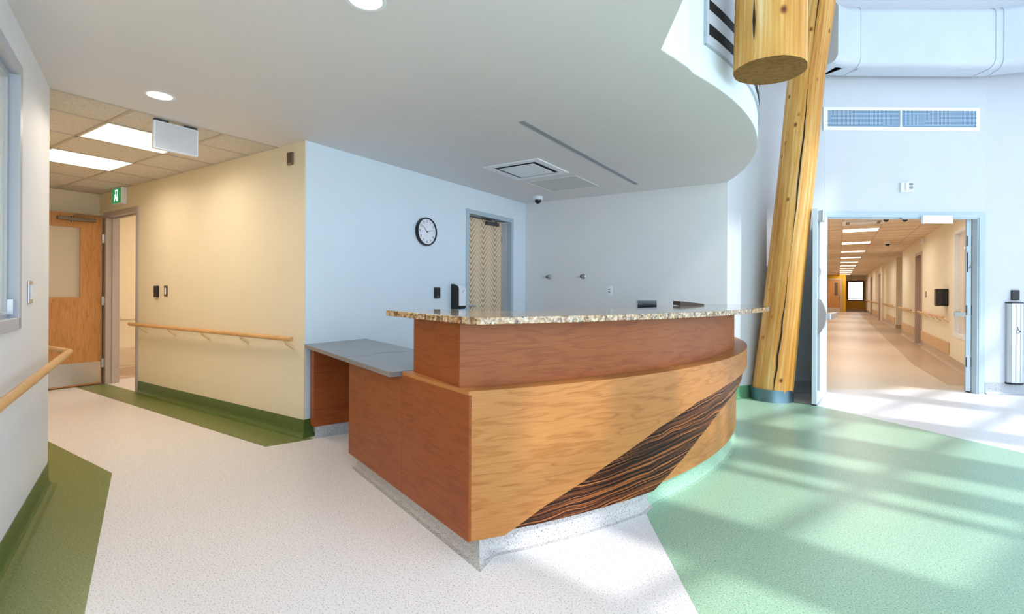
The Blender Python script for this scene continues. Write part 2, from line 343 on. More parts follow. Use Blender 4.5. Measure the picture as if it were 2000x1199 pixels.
inlay([fp(-2.05, .24), fp(.3, .24), (1.72, 8.9), (2.1, 19), (2.9, 22), (1.8, 22), (1.7, 43.4), (-1.0, 43.4), (-1.0, 7.0)], M['vtan'], .0010)
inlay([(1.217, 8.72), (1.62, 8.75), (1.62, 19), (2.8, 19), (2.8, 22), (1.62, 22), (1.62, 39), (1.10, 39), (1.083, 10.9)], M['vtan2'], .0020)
struct('trim_1', B().slab((-1.51, 1.02), (-1.10, 1.46), 0, .0008, 0, .0022), plain('seam_grey', (196, 190, 186), .5))

# ------------------------------------------------------------------ setting: walls
W = .12
struct('wall_back', B().box(-3.8, 5.97, 0, -1.035, 5.97 + W, CH), M['white'])
# blue (clock) wall with door opening y 4.70-5.60
struct('wall_clock', B().box(-3.8, 2.52, 0, -3.677, 4.68, CH).box(-3.8, 5.60, 0, -3.677, 5.97, CH).box(-3.8, 4.68, 2.15, -3.677, 5.60, CH), M['cool'])
# cream wall y=2.51 with opening x -7.80..-6.90
struct('wall_hall', B().box(-6.90, 2.51, 0, -3.68, 2.63, CH).box(-8.2, 2.51, 0, -7.80, 2.63, CH).box(-7.80, 2.51, 2.13, -6.90, 2.63, CH), M['cream'])
struct('wall_end', B().box(-8.17, .8, 0, -8.05, 2.51, CH), M['cream'])
struct('wall_south', B().box(-8.17, .89, 0, -4.3, 1.01, CH), M['cream'])
# room seen through the wooden door's opening
struct('wall_side_room', B().box(-8.27, 2.63, 0, -8.15, 7.4, CH).box(-8.27, 7.3, 0, -6.0, 7.4, CH).box(-6.3, 2.63, 0, -6.2, 7.4, CH), M['cream'])
# left wall with window
LA = Vector((-4.06, 1.015)); LD = Vector((.934, -.357)).normalized()
def lwp(t, o=0): n = Vector((-LD.y, LD.x)); p = LA + LD * t + n * o; return (p.x, p.y)
def lslab(b, t0, t1, z0, z1, o0, o1): return b.slab(lwp(t0), lwp(t1), z0, z1, o0, o1)
w0, w1, wz0, wz1 = .92, 2.55, 1.065, 2.20
b = B()
lslab(b, 0, w0, 0, CH, -.15, 0); lslab(b, w1, 4.6, 0, CH, -.15, 0); lslab(b, w0, w1, 0, wz0, -.15, 0); lslab(b, w0, w1, wz1, CH, -.15, 0)
b.prism([lwp(0, 0), lwp(0, -.15), (-4.35, .89), (-4.35, 1.012)], 0, CH)
struct('wall_left', b, M['white'])
struct('wall_window_room', B().box(-6.5, -2.6, 0, -6.38, .89, CH).box(-6.5, -2.7, 0, 1.5, -2.6, CH).box(-6.5, .80, 0, -4.3, .89, CH), M['yellow'])
# ceiling: gypsum over reception, curved edge
soff = [(-.764, 2.543), (-.735, 2.66), (-.700, 2.82)] + arc(3.9, -16.5, 29.2, 50) + [(-1.035, 5.99)]
cp = soff + [(-1.035, 6.09), (-3.8, 6.09), (-3.8, 2.60), (-4.06, 2.60), (-4.06, .9), (-6.6, .9), (-6.6, -3.9), (2.738, -3.92)]
struct('ceiling', B().prism(cp, CH, CH + .16), M['ceil'])
fpth = [(2.738, -3.92)] + soff
struct('wall_fascia', B().sweep([(-.003, CH + .0015), (-.003, ROOF), (.14, ROOF), (.14, CH + .0015)], fpth), M['cool'])
# hall tile ceiling (0.6 x 1.2 grid: rows at 0.6 in x, joints along y)
b = B(); b.box(-8.3, .9, CH + .002, -4.06, 2.62, CH + .05); struct('ceiling', b, M['tile'])
b = B()
for k in range(8):
    x = -4.53 - .618 * k + 0 * k
    b.box(x - .011, 1.01, CH - .004, x + .011, 2.51, CH + .003)
for y in (1.452, 2.066): b.box(-8.05, y - .011, CH - .004, -4.06, y + .011, CH + .0035)
b.box(-4.075, 1.01, CH - .005, -4.055, 2.51, CH + .003)
struct('trim_2', b, M['grid'])
struct('ceiling', B().box(-8.3, 2.62, CH, -6.0, 7.5, CH + .05), M['ceil'])
# facade wall around the double doors
JL, JR = -1.905, -.075      # clear opening along facade line
b = B()
b.slab(fp(JR + .03), fp(.03), 0, ROOF, 0, .15); b.slab(fp(-1.935), fp(JR + .03), 2.17, ROOF, 0, .15)
wr = [fq(0), fq(.5), fq(1.0, -.04), fq(1.6, -.16), fq(2.3, -.42), fq(3.0, -.85)]
b.sweep([(0, 0), (0, ROOF), (.15, ROOF), (.15, 0)], wr)
b.sweep([(0, 0), (0, ROOF), (.15, ROOF), (.15, 0)], wall_line)
struct('wall_facade', b, M['atrium'])
struct('wall_upper', B().box(-4.0, 5.99, CH + .1, -1.035, 6.1, ROOF), M['cool'])
# corridor
KH = 2.49
b = B(); b.box(1.61, 8.35, 0, 1.73, 9.5, KH); b.box(1.61, 9.5, 0, 1.73, 10.87, .56); b.box(1.61, 9.5, 2.19, 1.73, 10.87, KH)
b.box(1.61, 10.87, 0, 1.73, 14.74, KH); b.box(1.61, 14.74, 2.16, 1.73, 15.82, KH); b.box(1.61, 15.82, 0, 1.73, 19.0, KH)
b.box(1.73, 18.9, 0, 2.8, 19.0, KH); b.box(2.7, 19, 0, 2.8, 22, KH); b.box(1.70, 22, 0, 2.8, 22.12, KH); b.box(1.70, 22.12, 0, 1.82, 27.5, KH); b.box(1.61, 27.5, 0, 1.73, 28.0, KH)
b.box(1.61, 29.1, 0, 1.73, 35.0, KH); b.box(1.61, 36.1, 0, 1.73, 43, KH); b.box(1.61, 28.0, 2.16, 1.73, 29.1, KH); b.box(1.61, 35, 2.16, 1.73, 36.1, KH)
struct('wall_corridor_right', b, M['peach'])
struct('wall_corridor_left', B().box(-.87, 7.0, 0, -.75, 39.5, KH).box(-.75, 39.5, 0, -.75 + .1, 43, KH), M['peach'])
b = B(); b.box(-.75, 39.5, 2.16, .20, 39.62, KH); b.box(.30, 39.5, 0, .42, 42.6, KH); b.box(.20, 39.5, 0, .30, 39.62, KH)
struct('wall_corridor_yellow', b, M['mustard'])
struct('wall_corridor_end', B().box(.42, 42.6, 2.13, 1.61, 42.7, KH), M['peach'])
struct('wall_corridor_end', B().box(.42, 42.6, 0, 1.61, 42.7, .72).box(.42, 42.6, .72, .52, 42.7, 2.13).box(1.52, 42.6, .72, 1.61, 42.7, 2.13), M['mustard'])
struct('ceiling', B().prism([fp(-2.6, .14), fp(.4, .14), (2.9, 9.2), (2.9, 43), (-.9, 43), (-.9, 7.0)], KH, KH + .05), M['tile2'])
b = B()
for x in (-.55, .065, .675, 1.285): b.box(x - .012, 8.2, KH - .003, x + .012, 42.6, KH + .002)
y = 9.0
while y < 42: b.box(-.75, y - .012, KH - .0035, 1.61, y + .012, KH + .002); y += .6
struct('trim_3', b, M['grid2'])
# unseen atrium roof and window wall, openings shaped to cast the sun patches
wn = Vector((.925, -.380)); ww = Vector((.380, .925))
def wp(t, d=2.5): return (wn.x * d + ww.x * t, wn.y * d + ww.y * t)
b = B(); holes = {}
cols = [(2.38, 2.86), (3.42, 4.18), (4.29, 4.47), (4.80, 5.08), (5.68, 6.40), (6.85, 7.9), (8.3, 9.3), (9.6, 10.6)]
rows = [(3.84, 4.66), (4.78, 5.62), (5.74, 6.2)]
edge = -1.4
for c0, c1 in cols:
    if 6.5 < c0 < 7: b.slab(wp(edge), wp(c0), 3.3, 6.32, -.06, 0); b.slab(wp(edge), wp(c0), 9.1, ROOF, -.06, 0); edge = c1
    else: b.slab(wp(edge), wp(c0), 3.3, ROOF, -.06, 0); edge = c1
    b.slab(wp(c0), wp(c1), 3.3, rows[0][0], -.06, 0)
    rw = rows + ([(6.32, 9.1)] if 5.5 < c0 < 7.5 else [])  # tall extra opening added to let sun onto the wall by the log
    for r0, r1 in zip(rw, rw[1:] + [(ROOF, 0)]): b.slab(wp(c0), wp(c1), r0[1], r1[0], -.06, 0)
b.slab(wp(edge), wp(13), 3.3, ROOF, -.06, 0)
struct('wall_sun_openings', b, M['cool'])
struct('ceiling', B().prism([wp(-3.5), wp(13), (3, 14), (-9, 12), (-9, -3)], ROOF, ROOF + .1), M['ceil'])  # unseen roof, added to stop sun coming over the openings

# ------------------------------------------------------------------ coved baseboards
def cove(path, mat, name, h=.14, flip=1):
    pr = [(0, 0), (0, h), (.004, h), (.0045, .05), (.008, .028), (.018, .012), (.035, .004), (.05, .0012), (.05, 0)]
    if flip < 0: path = path[::-1]
    struct(name, B().sweep(pr, path), mat)
cove([(-3.677, 2.60), (-3.677, 2.51), (-6.86, 2.51)], M['obase'], 'baseboard_hall')
cove([lwp(4.4), lwp(0.0)], M['obase'], 'baseboard_left', flip=-1)
cove([(-3.677, 4.6), (-3.677, 3.2)], M['vgrey'], 'baseboard_clock')
i6 = [p for p in wall_line]
cut = next(i for i, p in enumerate(i6) if p[0] > -.60)
cove(i6[:cut + 1][::-1], M['gbase'], 'baseboard_column')
cove(i6[cut:][::-1], M['vgrey'], 'baseboard_facade')
cove(wr[::-1], M['vgrey'], 'baseboard_facade')
for a_, c_ in ((15.86, 19.0), (8.4, 14.68), (29.2, 34.9), (36.2, 42.6)): cove([(1.61, a_), (1.61, c_)], M['vtan2'], 'baseboard_corridor')
cove([(1.70, 22), (1.70, 27.5)], M['vtan2'], 'baseboard_corridor'); cove([(2.8, 22.0), (1.70, 22.0)][::-1], M['vtan2'], 'baseboard_corridor', flip=-1)
cove([(1.61, 42.6), (.42, 42.6)], M['vtan2'], 'baseboard_corridor')
cove([(-8.15, 2.7), (-8.15, 7.2)], M['vtan2'], 'baseboard_side_room', flip=-1)

# ------------------------------------------------------------------ reception desk
def cpanel(zs, Ro, Ri, n=3):
    """curved panel on the desk's arc: zs = [(theta, z low, z high), ...]; uv in metres along the arc"""
    pts = []
    for (a, l0, h0), (c, l1, h1) in zip(zs, zs[1:]):
        k = max(1, int(abs(c - a) / 1.2))
        for i in range(k): t = i / k; pts.append((a + (c - a) * t, l0 + (l1 - l0) * t, h0 + (h1 - h0) * t))
    pts.append(zs[-1]); b = B(); V = []
    for th, l, h in pts:
        xo, yo = pc(th, Ro); xi, yi = pc(th, Ri); V += [(xo, yo, l), (xo, yo, h), (xi, yi, h), (xi, yi, l)]
    def uv(k, j): th, l, h = pts[k]; return (R_(th) * Ro + 7, (l, h, h + Ro - Ri, l - .03)[j])
    fs, us = [], []
    for k in range(len(pts) - 1):
        for j in range(4):
            jj = (j + 1) % 4; fs.append((4 * k + j, 4 * (k + 1) + j, 4 * (k + 1) + jj, 4 * k + jj)); us.append([uv(k, j), uv(k + 1, j), uv(k + 1, jj), uv(k, jj)])
    b.add(V, fs, us, smooth=True)
    e = len(V) - 4
    b.add(V[:4], [(0, 1, 2, 3)], [[(0, 0), (0, .6), (.04, .6), (.04, 0)]]); b.add(V[e:], [(3, 2, 1, 0)], [[(.04, 0), (.04, .6), (0, .6), (0, 0)]])
    return b
desk = thing('reception_desk', (-1.8, 3.2, 0), 'curved maple reception desk with a dark striped diagonal band across its front', 'reception desk')
CR = (-1.354, 1.732); FDr = Vector((-.942, .336)).normalized()
def dp(t, o=0):   # along the straight left face, o inward
    n = Vector((FDr.y, -FDr.x)) * -1; n = Vector((.336, .942)).normalized(); return (CR[0] + FDr.x * t + n.x * o, CR[1] + FDr.y * t + n.y * o)
cpanel([(-36.7, .10, .762), (-34.15, .10, .762), (-31.06, .199, .762), (-25.3, .336, .762), (-19.5, .462, .762), (-13.7, .545, .762), (-7, .585, .762), (0, .60, .762), (9, .615, .762), (27, .65, .762)], 3.835, 3.80).build('front_panel', M['wood'], desk, bevel=.0015)
cpanel([(-34.6, .103, .70), (-20.2, .103, .70), (-19.6, .103, .70), (-12.2, .304, .70), (-7.75, .40, .70), (-4, .45, .70), (1, .49, .70), (9, .53, .70), (27, .60, .70)], 3.799, 3.765).build('ebony_band', M['ebony'], desk, label='dark striped ebony diagonal band')
cpanel([(-21.5, .103, .70), (-10, .103, .70), (27, .103, .70)], 3.752, 3.72).build('lower_panel', M['wood'], desk)
bx = B(); bx.slab(dp(1.52), dp(.002), .10, .762, -.035, 0); 
def straight(t0, t1, z0, z1, o0, o1):
    b = B(); b.slab(dp(t1, o0), dp(t0, o0), z0, z1, 0, o1 - o0); return b
straight(.0, .68, .10, .762, .002, .04).build('side_panel', M['woodd'], desk, bevel=.0012)
straight(.682, 1.52, .10, .733, .002, .04).build('side_panel', M['woodd'], desk, bevel=.0012)
b = B(); b.prism([dp(1.518, .04), dp(1.518, .60), dp(1.48, .60), dp(1.48, .04)], .10, .733); b.build('gable', M['woodd'], desk)
led = [pc(27, 3.833)] + [pc(t, 3.833) for t in range(26, -37, -1)] + [CR, dp(.68, .002), dp(.68, .14)] + [pc(t, 3.60) for t in range(-36, 28)]
B().prism(led, .745, .7625).build('ledge', M['wood'], desk)
cpanel([(-37.0, .763, 1.06), (27, .763, 1.06)], 3.735, 3.69).build('upper_front_panel', wood('maple_shaded_veneer', (104, 48, 12), (138, 70, 24), (152, 86, 36), rough=.42), desk)  # same maple, with the granite overhang's shade put into its colour
b = B(); uc = pc(-37.0, 3.735); b.slab(dp(.64, .05), uc, .763, 1.06, 0, .045); b.slab(dp(.64, .09), dp(.64, .45), .763, 1.06, -.03, 0); b.build('upper_side_panel', M['woodd'], desk)
cpanel([(-33, .76, 1.06), (24, .76, 1.06)], 3.33, 3.30).build('upper_back_panel', M['woodd'], desk)
B().prism([pc(t, 3.70) for t in range(-34, 28)] + [pc(t, 2.78) for t in range(27, -31, -1)], .715, .745).build('inner_worktop', M['work'], desk)
plw = [dp(1.50, .06), dp(.0, .06)] + [pc(t, 3.765) for t in range(-35, -20)] + [pc(-19.4, 3.735)]
pl = B(); pr = [(0, 0), (0, .105), (-.006, .105), (-.007, .05), (-.014, .02), (-.028, .006), (-.045, .001), (-.045, 0)]
pl.sweep(pr, plw); pl.build('plinth', M['vgrey'] if 0 else vinyl('plinth_vinyl', (186, 180, 176), (120, 114, 110), (210, 206, 202)), desk, label='pale speckled coved plinth')
pl = B(); pl.sweep(pr, [pc(-19.4, 3.735)] + [pc(t, 3.72) for t in range(-18, 28)]); pl.build('plinth', M['vgreen'], desk, label='green coved plinth')
# end gable and filler by the wall corner, under the grey worktop
E0 = Vector((-3.548, 2.512)); ex = Vector((.939, -.344)); ey = Vector((.344, .939))
def ep(a, c): p = E0 + ex * a + ey * c; return (p.x, p.y)
cab = thing('end_gable', (-3.58, 2.6, 0), 'narrow dark wood gable holding up the grey worktop by the cream wall corner', 'desk panel')
B().slab(ep(-.10, 0), ep(-.022, 0), .10, .733, 0, .02).build('filler', M['woodd'], cab)
B().slab(ep(-.022, 0), ep(-.022, .60), .10, .733, -.022, 0).build('panel', M['woodd'], cab)
B().slab(ep(-.03, .02), ep(-.03, .60), 0, .10, -.014, .006).build('plinth', M['vgrey'], cab)
# grey worktop between the wall and the desk
wk = B().prism([(-3.675, 2.512), (-3.61, 2.488), (-2.043, 1.914), (-2.005, 2.0), (-1.85, 2.43), (-2.84, 2.842), (-3.675, 3.147)], .733, .761)
o = wk.build('grey_worktop', M['work'], bevel=.0015, label='grey laminate worktop joining the clock wall to the reception desk', cat='worktop')
B().slab((-2.748, 2.427), (-2.652, 2.646), .7611, .7616, -.001, .001).build('joint', M['dark'], o)
B().slab((-2.748, 2.175), (-2.66, 2.41), .7611, .7613, -.0005, .0005).build('joint', M['dark'], o)
# granite transaction top
def gR(t): 
    ks = [(-37, 3.90), (-36, 3.915), (-30, 3.90), (-23, 3.88), (-8, 3.905), (0, 3.945), (7, 4.0), (21, 4.03)]
    for (a, r0), (c, r1) in zip(ks, ks[1:]):
        if a <= t <= c: return r0 + (r1 - r0) * (t - a) / (c - a)
    return 3.90
out = [(-1.30, 1.697)] + [(-1.285, 1.6985), (-1.272, 1.706)] + [pc(t, gR(t)) for t in [x * .75 - 35.2 for x in range(0, 75)]] + [pc(21.2, 3.99), pc(21.4, 3.9), pc(21.2, 3.4), pc(20.5, 3.30)]
out += [pc(t, 3.28) for t in range(19, -25, -1)] + [(-1.70, 2.23), (-2.045, 2.355), (-2.055, 2.345), (-2.178, 2.024), (-2.172, 2.008), (-1.34, 1.698)]
B().prism(out, 1.0605, 1.092).build('granite_countertop', M['granite'], bevel=.003, label='polished speckled granite transaction top on the reception desk', cat='countertop')

# things behind the counter
t = thing('computer_monitor', (-1.47, 4.52, .745), 'small black monitor behind the granite counter, left of the brown box', 'monitor')
d = Vector((.158, .103)).normalized(); a = Vector((-1.551, 4.478)); c = a + d * .19
B().slab(a, c, .90, 1.137, 0, .02).build('screen_case', M['gplas'], t); B().slab(a + d * .008, c - d * .008, .91, 1.128, -.0012, .004).build('screen', M['mono'], t)
m_ = (a + c) / 2; B().box(m_.x - .015, m_.y + .02, .75, m_.x + .015, m_.y + .035, 1.0).box(m_.x - .08, m_.y - .03, .7455, m_.x + .08, m_.y + .09, .757).build('stand', M['black'], t)
t = thing('document_tray', (-1.1, 4.6, 1.092), 'dark brown wedge-shaped document tray lying on the granite counter, right of the black monitor', 'tray')
p, q = Vector((-1.15, 4.47)), Vector((-.985, 4.60)); dx = (q - p).normalized(); n = Vector((-dx.y, dx.x))
def wedge(p, q, zl, zr, th): 
    m_ = Vector((q.x - p.x, q.y - p.y)).normalized(); k = Vector((-m_.y, m_.x)) * th
    V = [(p.x, p.y, 1.0925), (q.x, q.y, 1.0925), (q.x, q.y, zr), (p.x, p.y, zl)]; V += [(x + k.x, y + k.y, z) for x, y, z in V]
    return B().add(V, [(0, 1, 2, 3), (7, 6, 5, 4), (0, 4, 5, 1), (1, 5, 6, 2), (2, 6, 7, 3), (3, 7, 4, 0)])
wedge(p, q, 1.128, 1.106, .006).build('side', M['brown'], t); wedge(p + n * .15, q + n * .15, 1.128, 1.106, .006).build('side', M['brown'], t)
wedge(p, p + n * .156, 1.128, 1.128, .006).build('end_board', M['brown'], t); wedge(p + n * .006, q + n * .006, 1.096, 1.096, .144).build('base', M['brown'], t)

# ------------------------------------------------------------------ logs
def log(name, pts, radii, label, seed, crack=None, endcap=True):
    random.seed(seed); n = 28; ph = [random.uniform(0, 6.28) for _ in range(5)]
    P = []; UV = []; k = len(pts); s = 0
    sub = []
    for i in range(k - 1):
        for j in range(8): t = j / 8; sub.append((Vector(pts[i]).lerp(Vector(pts[i + 1]), t), radii[i] + (radii[i + 1] - radii[i]) * t))
    sub.append((Vector(pts[-1]), radii[-1]))
    b = B(); rows_ = []
    for i, (p, r) in enumerate(sub):
        if i: s += (p - sub[i - 1][0]).length
        row = []
        for j in range(n):
            a = 2 * math.pi * j / n
            facet = 1 + .012 * math.cos(8 * a + ph[0] + .3 * s) + .012 * math.sin(3 * a + ph[1] + .8 * s) + .006 * math.sin(2.1 * s + ph[2] + a)
            row.append((p.x + r * facet * math.cos(a), p.y + r * facet * math.sin(a), p.z)); 
        rows_.append((row, s))
    for row, s in rows_: P += row
    fs, us = [], []
    for i in range(len(sub) - 1):
        for j in range(n):
            jj = (j + 1) % n; fs.append((i * n + j, i * n + jj, (i + 1) * n + jj, (i + 1) * n + j))
            u0, u1 = j / n * 1.3, (j + 1) / n * 1.3; us.append([(u0, rows_[i][1]), (u1, rows_[i][1]), (u1, rows_[i + 1][1]), (u0, rows_[i + 1][1])])
    b.add(P, fs, us, smooth=True)
    return b, sub, rows_
pts = []
for X, Y, z in ((2.955, 5.68, .0), (3.04, 5.62, 1.04), (3.142, 5.53, 2.52), (3.188, 5.45, 3.51), (3.264, 5.38, 4.36), (3.36, 5.26, 6.2), (3.5, 5.1, 9.3)):
    pts.append((X * .8374 - Y * .5465, X * .5465 + Y * .8374, z))
b, sub, rows_ = log('log', pts, [.212, .191, .186, .182, .180, .174, .165], '', 3)
col = thing('log_column', (pts[0][0], pts[0][1], 0), 'leaning peeled pine log column with a long crack, standing on the green floor', 'log column')
tk = b.build('trunk', M['log'], col)
# drying crack down the camera side
cam_az = math.atan2(-pts[0][1], -pts[0][0]); ck = B(); V = []
random.seed(9)
for i, (p, r) in enumerate(sub):
    z = p.z
    off = .05 + .24 * math.sin(z * .62 - .2) * .35 + random.uniform(-.03, .03); w = .016 if z > .18 else .004
    for e in (-1, 1):
        a = cam_az + off + e * w * (.6 + .5 * math.sin(z * 3)) / r * .5; V.append((p.x + (r * 1.012) * math.cos(a), p.y + (r * 1.012) * math.sin(a), z + (.16 if i == 0 else 0)))
ck.add(V, [(2 * i, 2 * i + 1, 2 * i + 3, 2 * i + 2) for i in range(len(sub) - 1)]); ck.build('crack', M['crack'], tk)
B().lathe((pts[0][0] + .004, pts[0][1] + .002, 0), [(.0, .0), (.222, .0), (.221, .004), (.221, .135), (.218, .138), (.19, .138)], n=36).build('base_band', M['band'], col, label='blue-grey metal band')
hp = [(-.337, 3.242, 2.49), (-.330, 3.250, 3.2), (-.278, 3.274  , 9.3)]
b, sub, rows_ = log('log', hp, [.193, .189, .178], '', 12)
hl = thing('hanging_log', (hp[0][0], hp[0][1], 2.49), 'thick pine log with a flat sawn lower end, hanging beside the curved white ceiling edge', 'log')
n = 28
zt = [(x, y, z + (x * .8374 + y * .5465 - 1.5) * -.05) for x, y, z in rows_[0][0]]
b.v[:n] = zt
tk = b.build('trunk', M['log'], hl)
B().add(zt + [(hp[0][0], hp[0][1], 2.49)], [(i, (i + 1) % n, n) for i in range(n)]).build('sawn_end', M['logend'], hl, label='sawn brown end grain')
ca = math.atan2(-hp[0][1], -hp[0][0])
b = B(); V = []
for z, w in ((2.60, .001), (2.66, .012), (2.72, .018), (2.78, .010), (2.86, .001)):
    for e in (-1, 1): a = ca - .42 + e * w / .209 * .5; V.append((hp[0][0] + .1975 * math.cos(a), hp[0][1] + .1975 * math.sin(a), z))
b.add(V, [(2 * i, 2 * i + 1, 2 * i + 3, 2 * i + 2) for i in range(4)]); b.build('split', M['crack'], tk)

# ------------------------------------------------------------------ ceiling fittings
def downlight(x, y, label):
    t = thing('recessed_downlight', (x, y, CH), label, 'downlight', 'round recessed downlights in the plaster ceiling')
    B().lathe((x, y, CH), [(.068, -.001), (.08, -.003), (.086, -.001), (.086, .0)], n=40).build('trim_ring', M['wplas'], t)
    B().cyl((x, y, CH - .0015), (x, y, CH - .0005), .068, n=36).build('lens', M['lamp'], t)
    area('downlight', (x, y, CH - .02), (.12, .12), 5, WARM, spread=150)
downlight(-3.63, 1.438, 'glowing round downlight in the plaster ceiling next to the tiled hall ceiling')
downlight(-1.692, 1.440, 'glowing round downlight cut by the top edge of the picture')
for i, (x0, lab) in enumerate(((-5.125, 'bright ceiling light panel behind the hanging blank sign'), (-6.36, 'bright ceiling light panel deeper in the hall, nearer the wooden door'))):
    t = thing('ceiling_light', (x0 + .3, 1.76, CH), lab, 'ceiling light', 'fluorescent panels in the tiled hall ceiling')
    B().box(x0 + .01, 1.465, CH - .003, x0 + .585, 2.055, CH + .001).build('diffuser', M['troffer'], t)
    b = B().box(x0, 1.455, CH - .005, x0 + .012, 2.065, CH + .001).box(x0 + .583, 1.455, CH - .005, x0 + .595, 2.065, CH + .001).box(x0 + .012, 1.455, CH - .005, x0 + .583, 1.467, CH + .001).box(x0 + .012, 2.053, CH - .005, x0 + .583, 2.065, CH + .001)
    b.build('rim', M['wplas'], t); area('ceiling_light', (x0 + .3, 1.76, CH - .02), (.56, .56), 8.5, WARM, spread=165)
t = thing('blank_hanging_sign', (-4.13, 1.74, CH), 'blank white rectangular sign box hanging from the hall ceiling', 'sign')
B().box(-4.15, 1.592, 2.222, -4.113, 1.892, 2.425).build('case', M['wplas'], t, bevel=.004); B().box(-4.112, 1.606, 2.232, -4.1105, 1.878, 2.415).build('panel', plain('sign_panel', (214, 212, 216), .4), t)
B().box(-4.145, 1.60, 2.426, -4.118, 1.69, 2.4385).build('bracket', M['dsteel'], t); B().box(-4.145, 1.80, 2.426, -4.118, 1.885, 2.4385).build('bracket', M['dsteel'], t)
t = thing('exit_sign', (-7.34, 2.48, 2.24), 'small green running-man exit sign box high on the cream wall', 'exit sign')
B().box(-7.485, 2.452, 2.243, -7.20, 2.509, 2.436).build('case', M['wplas'], t, bevel=.003)
B().box(-7.475, 2.4495, 2.252, -7.215, 2.4525, 2.427).build('panel', M['green'], t)
b = B()
def sx(u, v): return (-7.475 + u * .26, 2.252 + v * .175)
def pic(poly):
    P = [(sx(u, v)[0], 2.4485, sx(u, v)[1]) for u, v in poly]; P2 = [(x, 2.4494, z) for x, _, z in P]; n = len(P)
    b.add(P + P2, [tuple(range(n)), tuple(range(n, 2 * n))[::-1]] + [(i, i + n, (i + 1) % n + n, (i + 1) % n) for i in range(n)])
pic([(.36, .92), (.70, .92), (.70, .12), (.62, .12), (.62, .82), (.36, .82)])
pic([(.44 + .04 * math.cos(a), .74 + .06 * math.sin(a)) for a in [i * .63 for i in range(10)]])
pic([(.40, .66), (.52, .66), (.56, .42), (.60, .14), (.52, .14), (.47, .36), (.40, .30), (.30, .12), (.24, .16), (.34, .40)]); pic([(.30, .56), (.40, .64), (.40, .56), (.34, .50)])
b.build('running_figure', M['signw'], t)
# recessed air supply, access panel, slot diffuser, dome camera
t = thing('ceiling_air_diffuser', (-2.635, 4.3, CH), 'square white ceiling air diffuser with a dark gap round its plate', 'air diffuser')
b = B(); x0, x1, y0, y1 = -2.955, -2.325, 3.985, 4.63
for a_ in ((x0, y0, x1, y0 + .07), (x0, y1 - .07, x1, y1), (x0, y0 + .07, x0 + .07, y1 - .07), (x1 - .07, y0 + .07, x1, y1 - .07)): b.box(a_[0], a_[1], CH - .012, a_[2], a_[3], CH - .001)
b.build('frame', M['wplas'], t); B().box(x0 + .115, y0 + .115, CH - .016, x1 - .115, y1 - .115, CH - .010).build('plate', M['wplas'], t, bevel=.002)
B().box(x0 + .07, y0 + .07, CH - .004, x1 - .07, y1 - .07, CH - .001).build('gap_shade', M['dark'], t)  # flat dark sheet standing in for the shade inside the gap
t = thing('access_panel', (-2.64, 5.1, CH), 'flush square access panel in the ceiling beside the air diffuser', 'access panel')
b = B(); x0, x1, y0, y1 = -2.95, -2.33, 4.785, 5.41
for a_ in ((x0, y0, x1, y0 + .012), (x0, y1 - .012, x1, y1), (x0, y0 + .012, x0 + .012, y1 - .012), (x1 - .012, y0 + .012, x1, y1 - .012)): b.box(a_[0], a_[1], CH - .007, a_[2], a_[3], CH - .0005)
b.build('frame', M['ceil'], t); B().box(x0 + .012, y0 + .012, CH - .003, x1 - .012, y1 - .012, CH - .0005).build('panel', plain('panel_grey', (204, 204, 200), .6), t)
t = thing('slot_diffuser', (-1.93, 4.3, CH), 'long thin grey slot diffuser running across the plaster ceiling', 'air diffuser')
B().box(-1.957, 3.07, CH - .004, -1.901, 5.541, CH - .0005).build('frame', M['gplas'], t); B().box(-1.948, 3.08, CH - .0046, -1.910, 5.53, CH - .0042).build('slot', plain('slot_grey', (150, 154, 160), .6), t)
def dome_cam(x, y, z, label, r=.062, group='dome cameras on the ceilings'):
    t = thing('dome_camera', (x, y, z), label, 'security camera', group)
    B().lathe((x, y, z), [(0, -.045), (r * .9, -.045), (r, -.036), (r, -.002), (r, 0)], n=32).build('housing', M['wplas'], t)
    B().lathe((x, y, z - .0455), [(r * .68, 0), (r * .66, -.018), (r * .5, -.036), (r * .25, -.046), (0, -.049)], n=28).build('dome', M['dome'], t)
    return t
dome_cam(-3.262, 5.60, CH, 'dome camera on the plaster ceiling near the patterned door')

# ------------------------------------------------------------------ clock wall: clock, reader, soap dispenser, door
cx, cyy, cz = -3.677, 3.937, 1.836
t = thing('wall_clock', (cx, cyy, cz), 'round black-rimmed wall clock with black numerals, reading about ten past ten', 'clock')
b = B(); b.lathe((cx, cyy, cz), [(0, .001), (.147, .001), (.150, .006), (.150, .034), (.147, .040), (.138, .040), (.136, .030), (.134, .0301)], n=56, axis='X'); b.build('rim', M['black'], t)
B().lathe((cx, cyy, cz), [(.1365, .0285), (0, .0285)], n=56, axis='X').build('face', plain('clock_face', (236, 236, 244), .4), t); fc = t.children[-1]
for h in range(1, 13):
    a = R_(90 - 30 * h); me = text_mesh(str(h), .036); me.materials.append(M['black']); o = bpy.data.objects.new('numeral', me)
    o.rotation_euler = (R_(90), 0, R_(90)); o.location = (cx + .0292, cyy + .106 * math.cos(a), cz + .106 * math.sin(a)); link(o, fc)
b = B()
for m in range(60):
    a = R_(6 * m); l = .008 if m % 5 == 0 else .004
    c_, s_ = math.cos(a), math.sin(a); b.add([(cx + .0294, cyy + c_ * rr - s_ * q, cz + s_ * rr + c_ * q) for rr, q in ((.132, -.0008), (.132, .0008), (.132 - l, .0008), (.132 - l, -.0008))], [(0, 1, 2, 3)])
b.build('minute_marks', M['black'], fc)
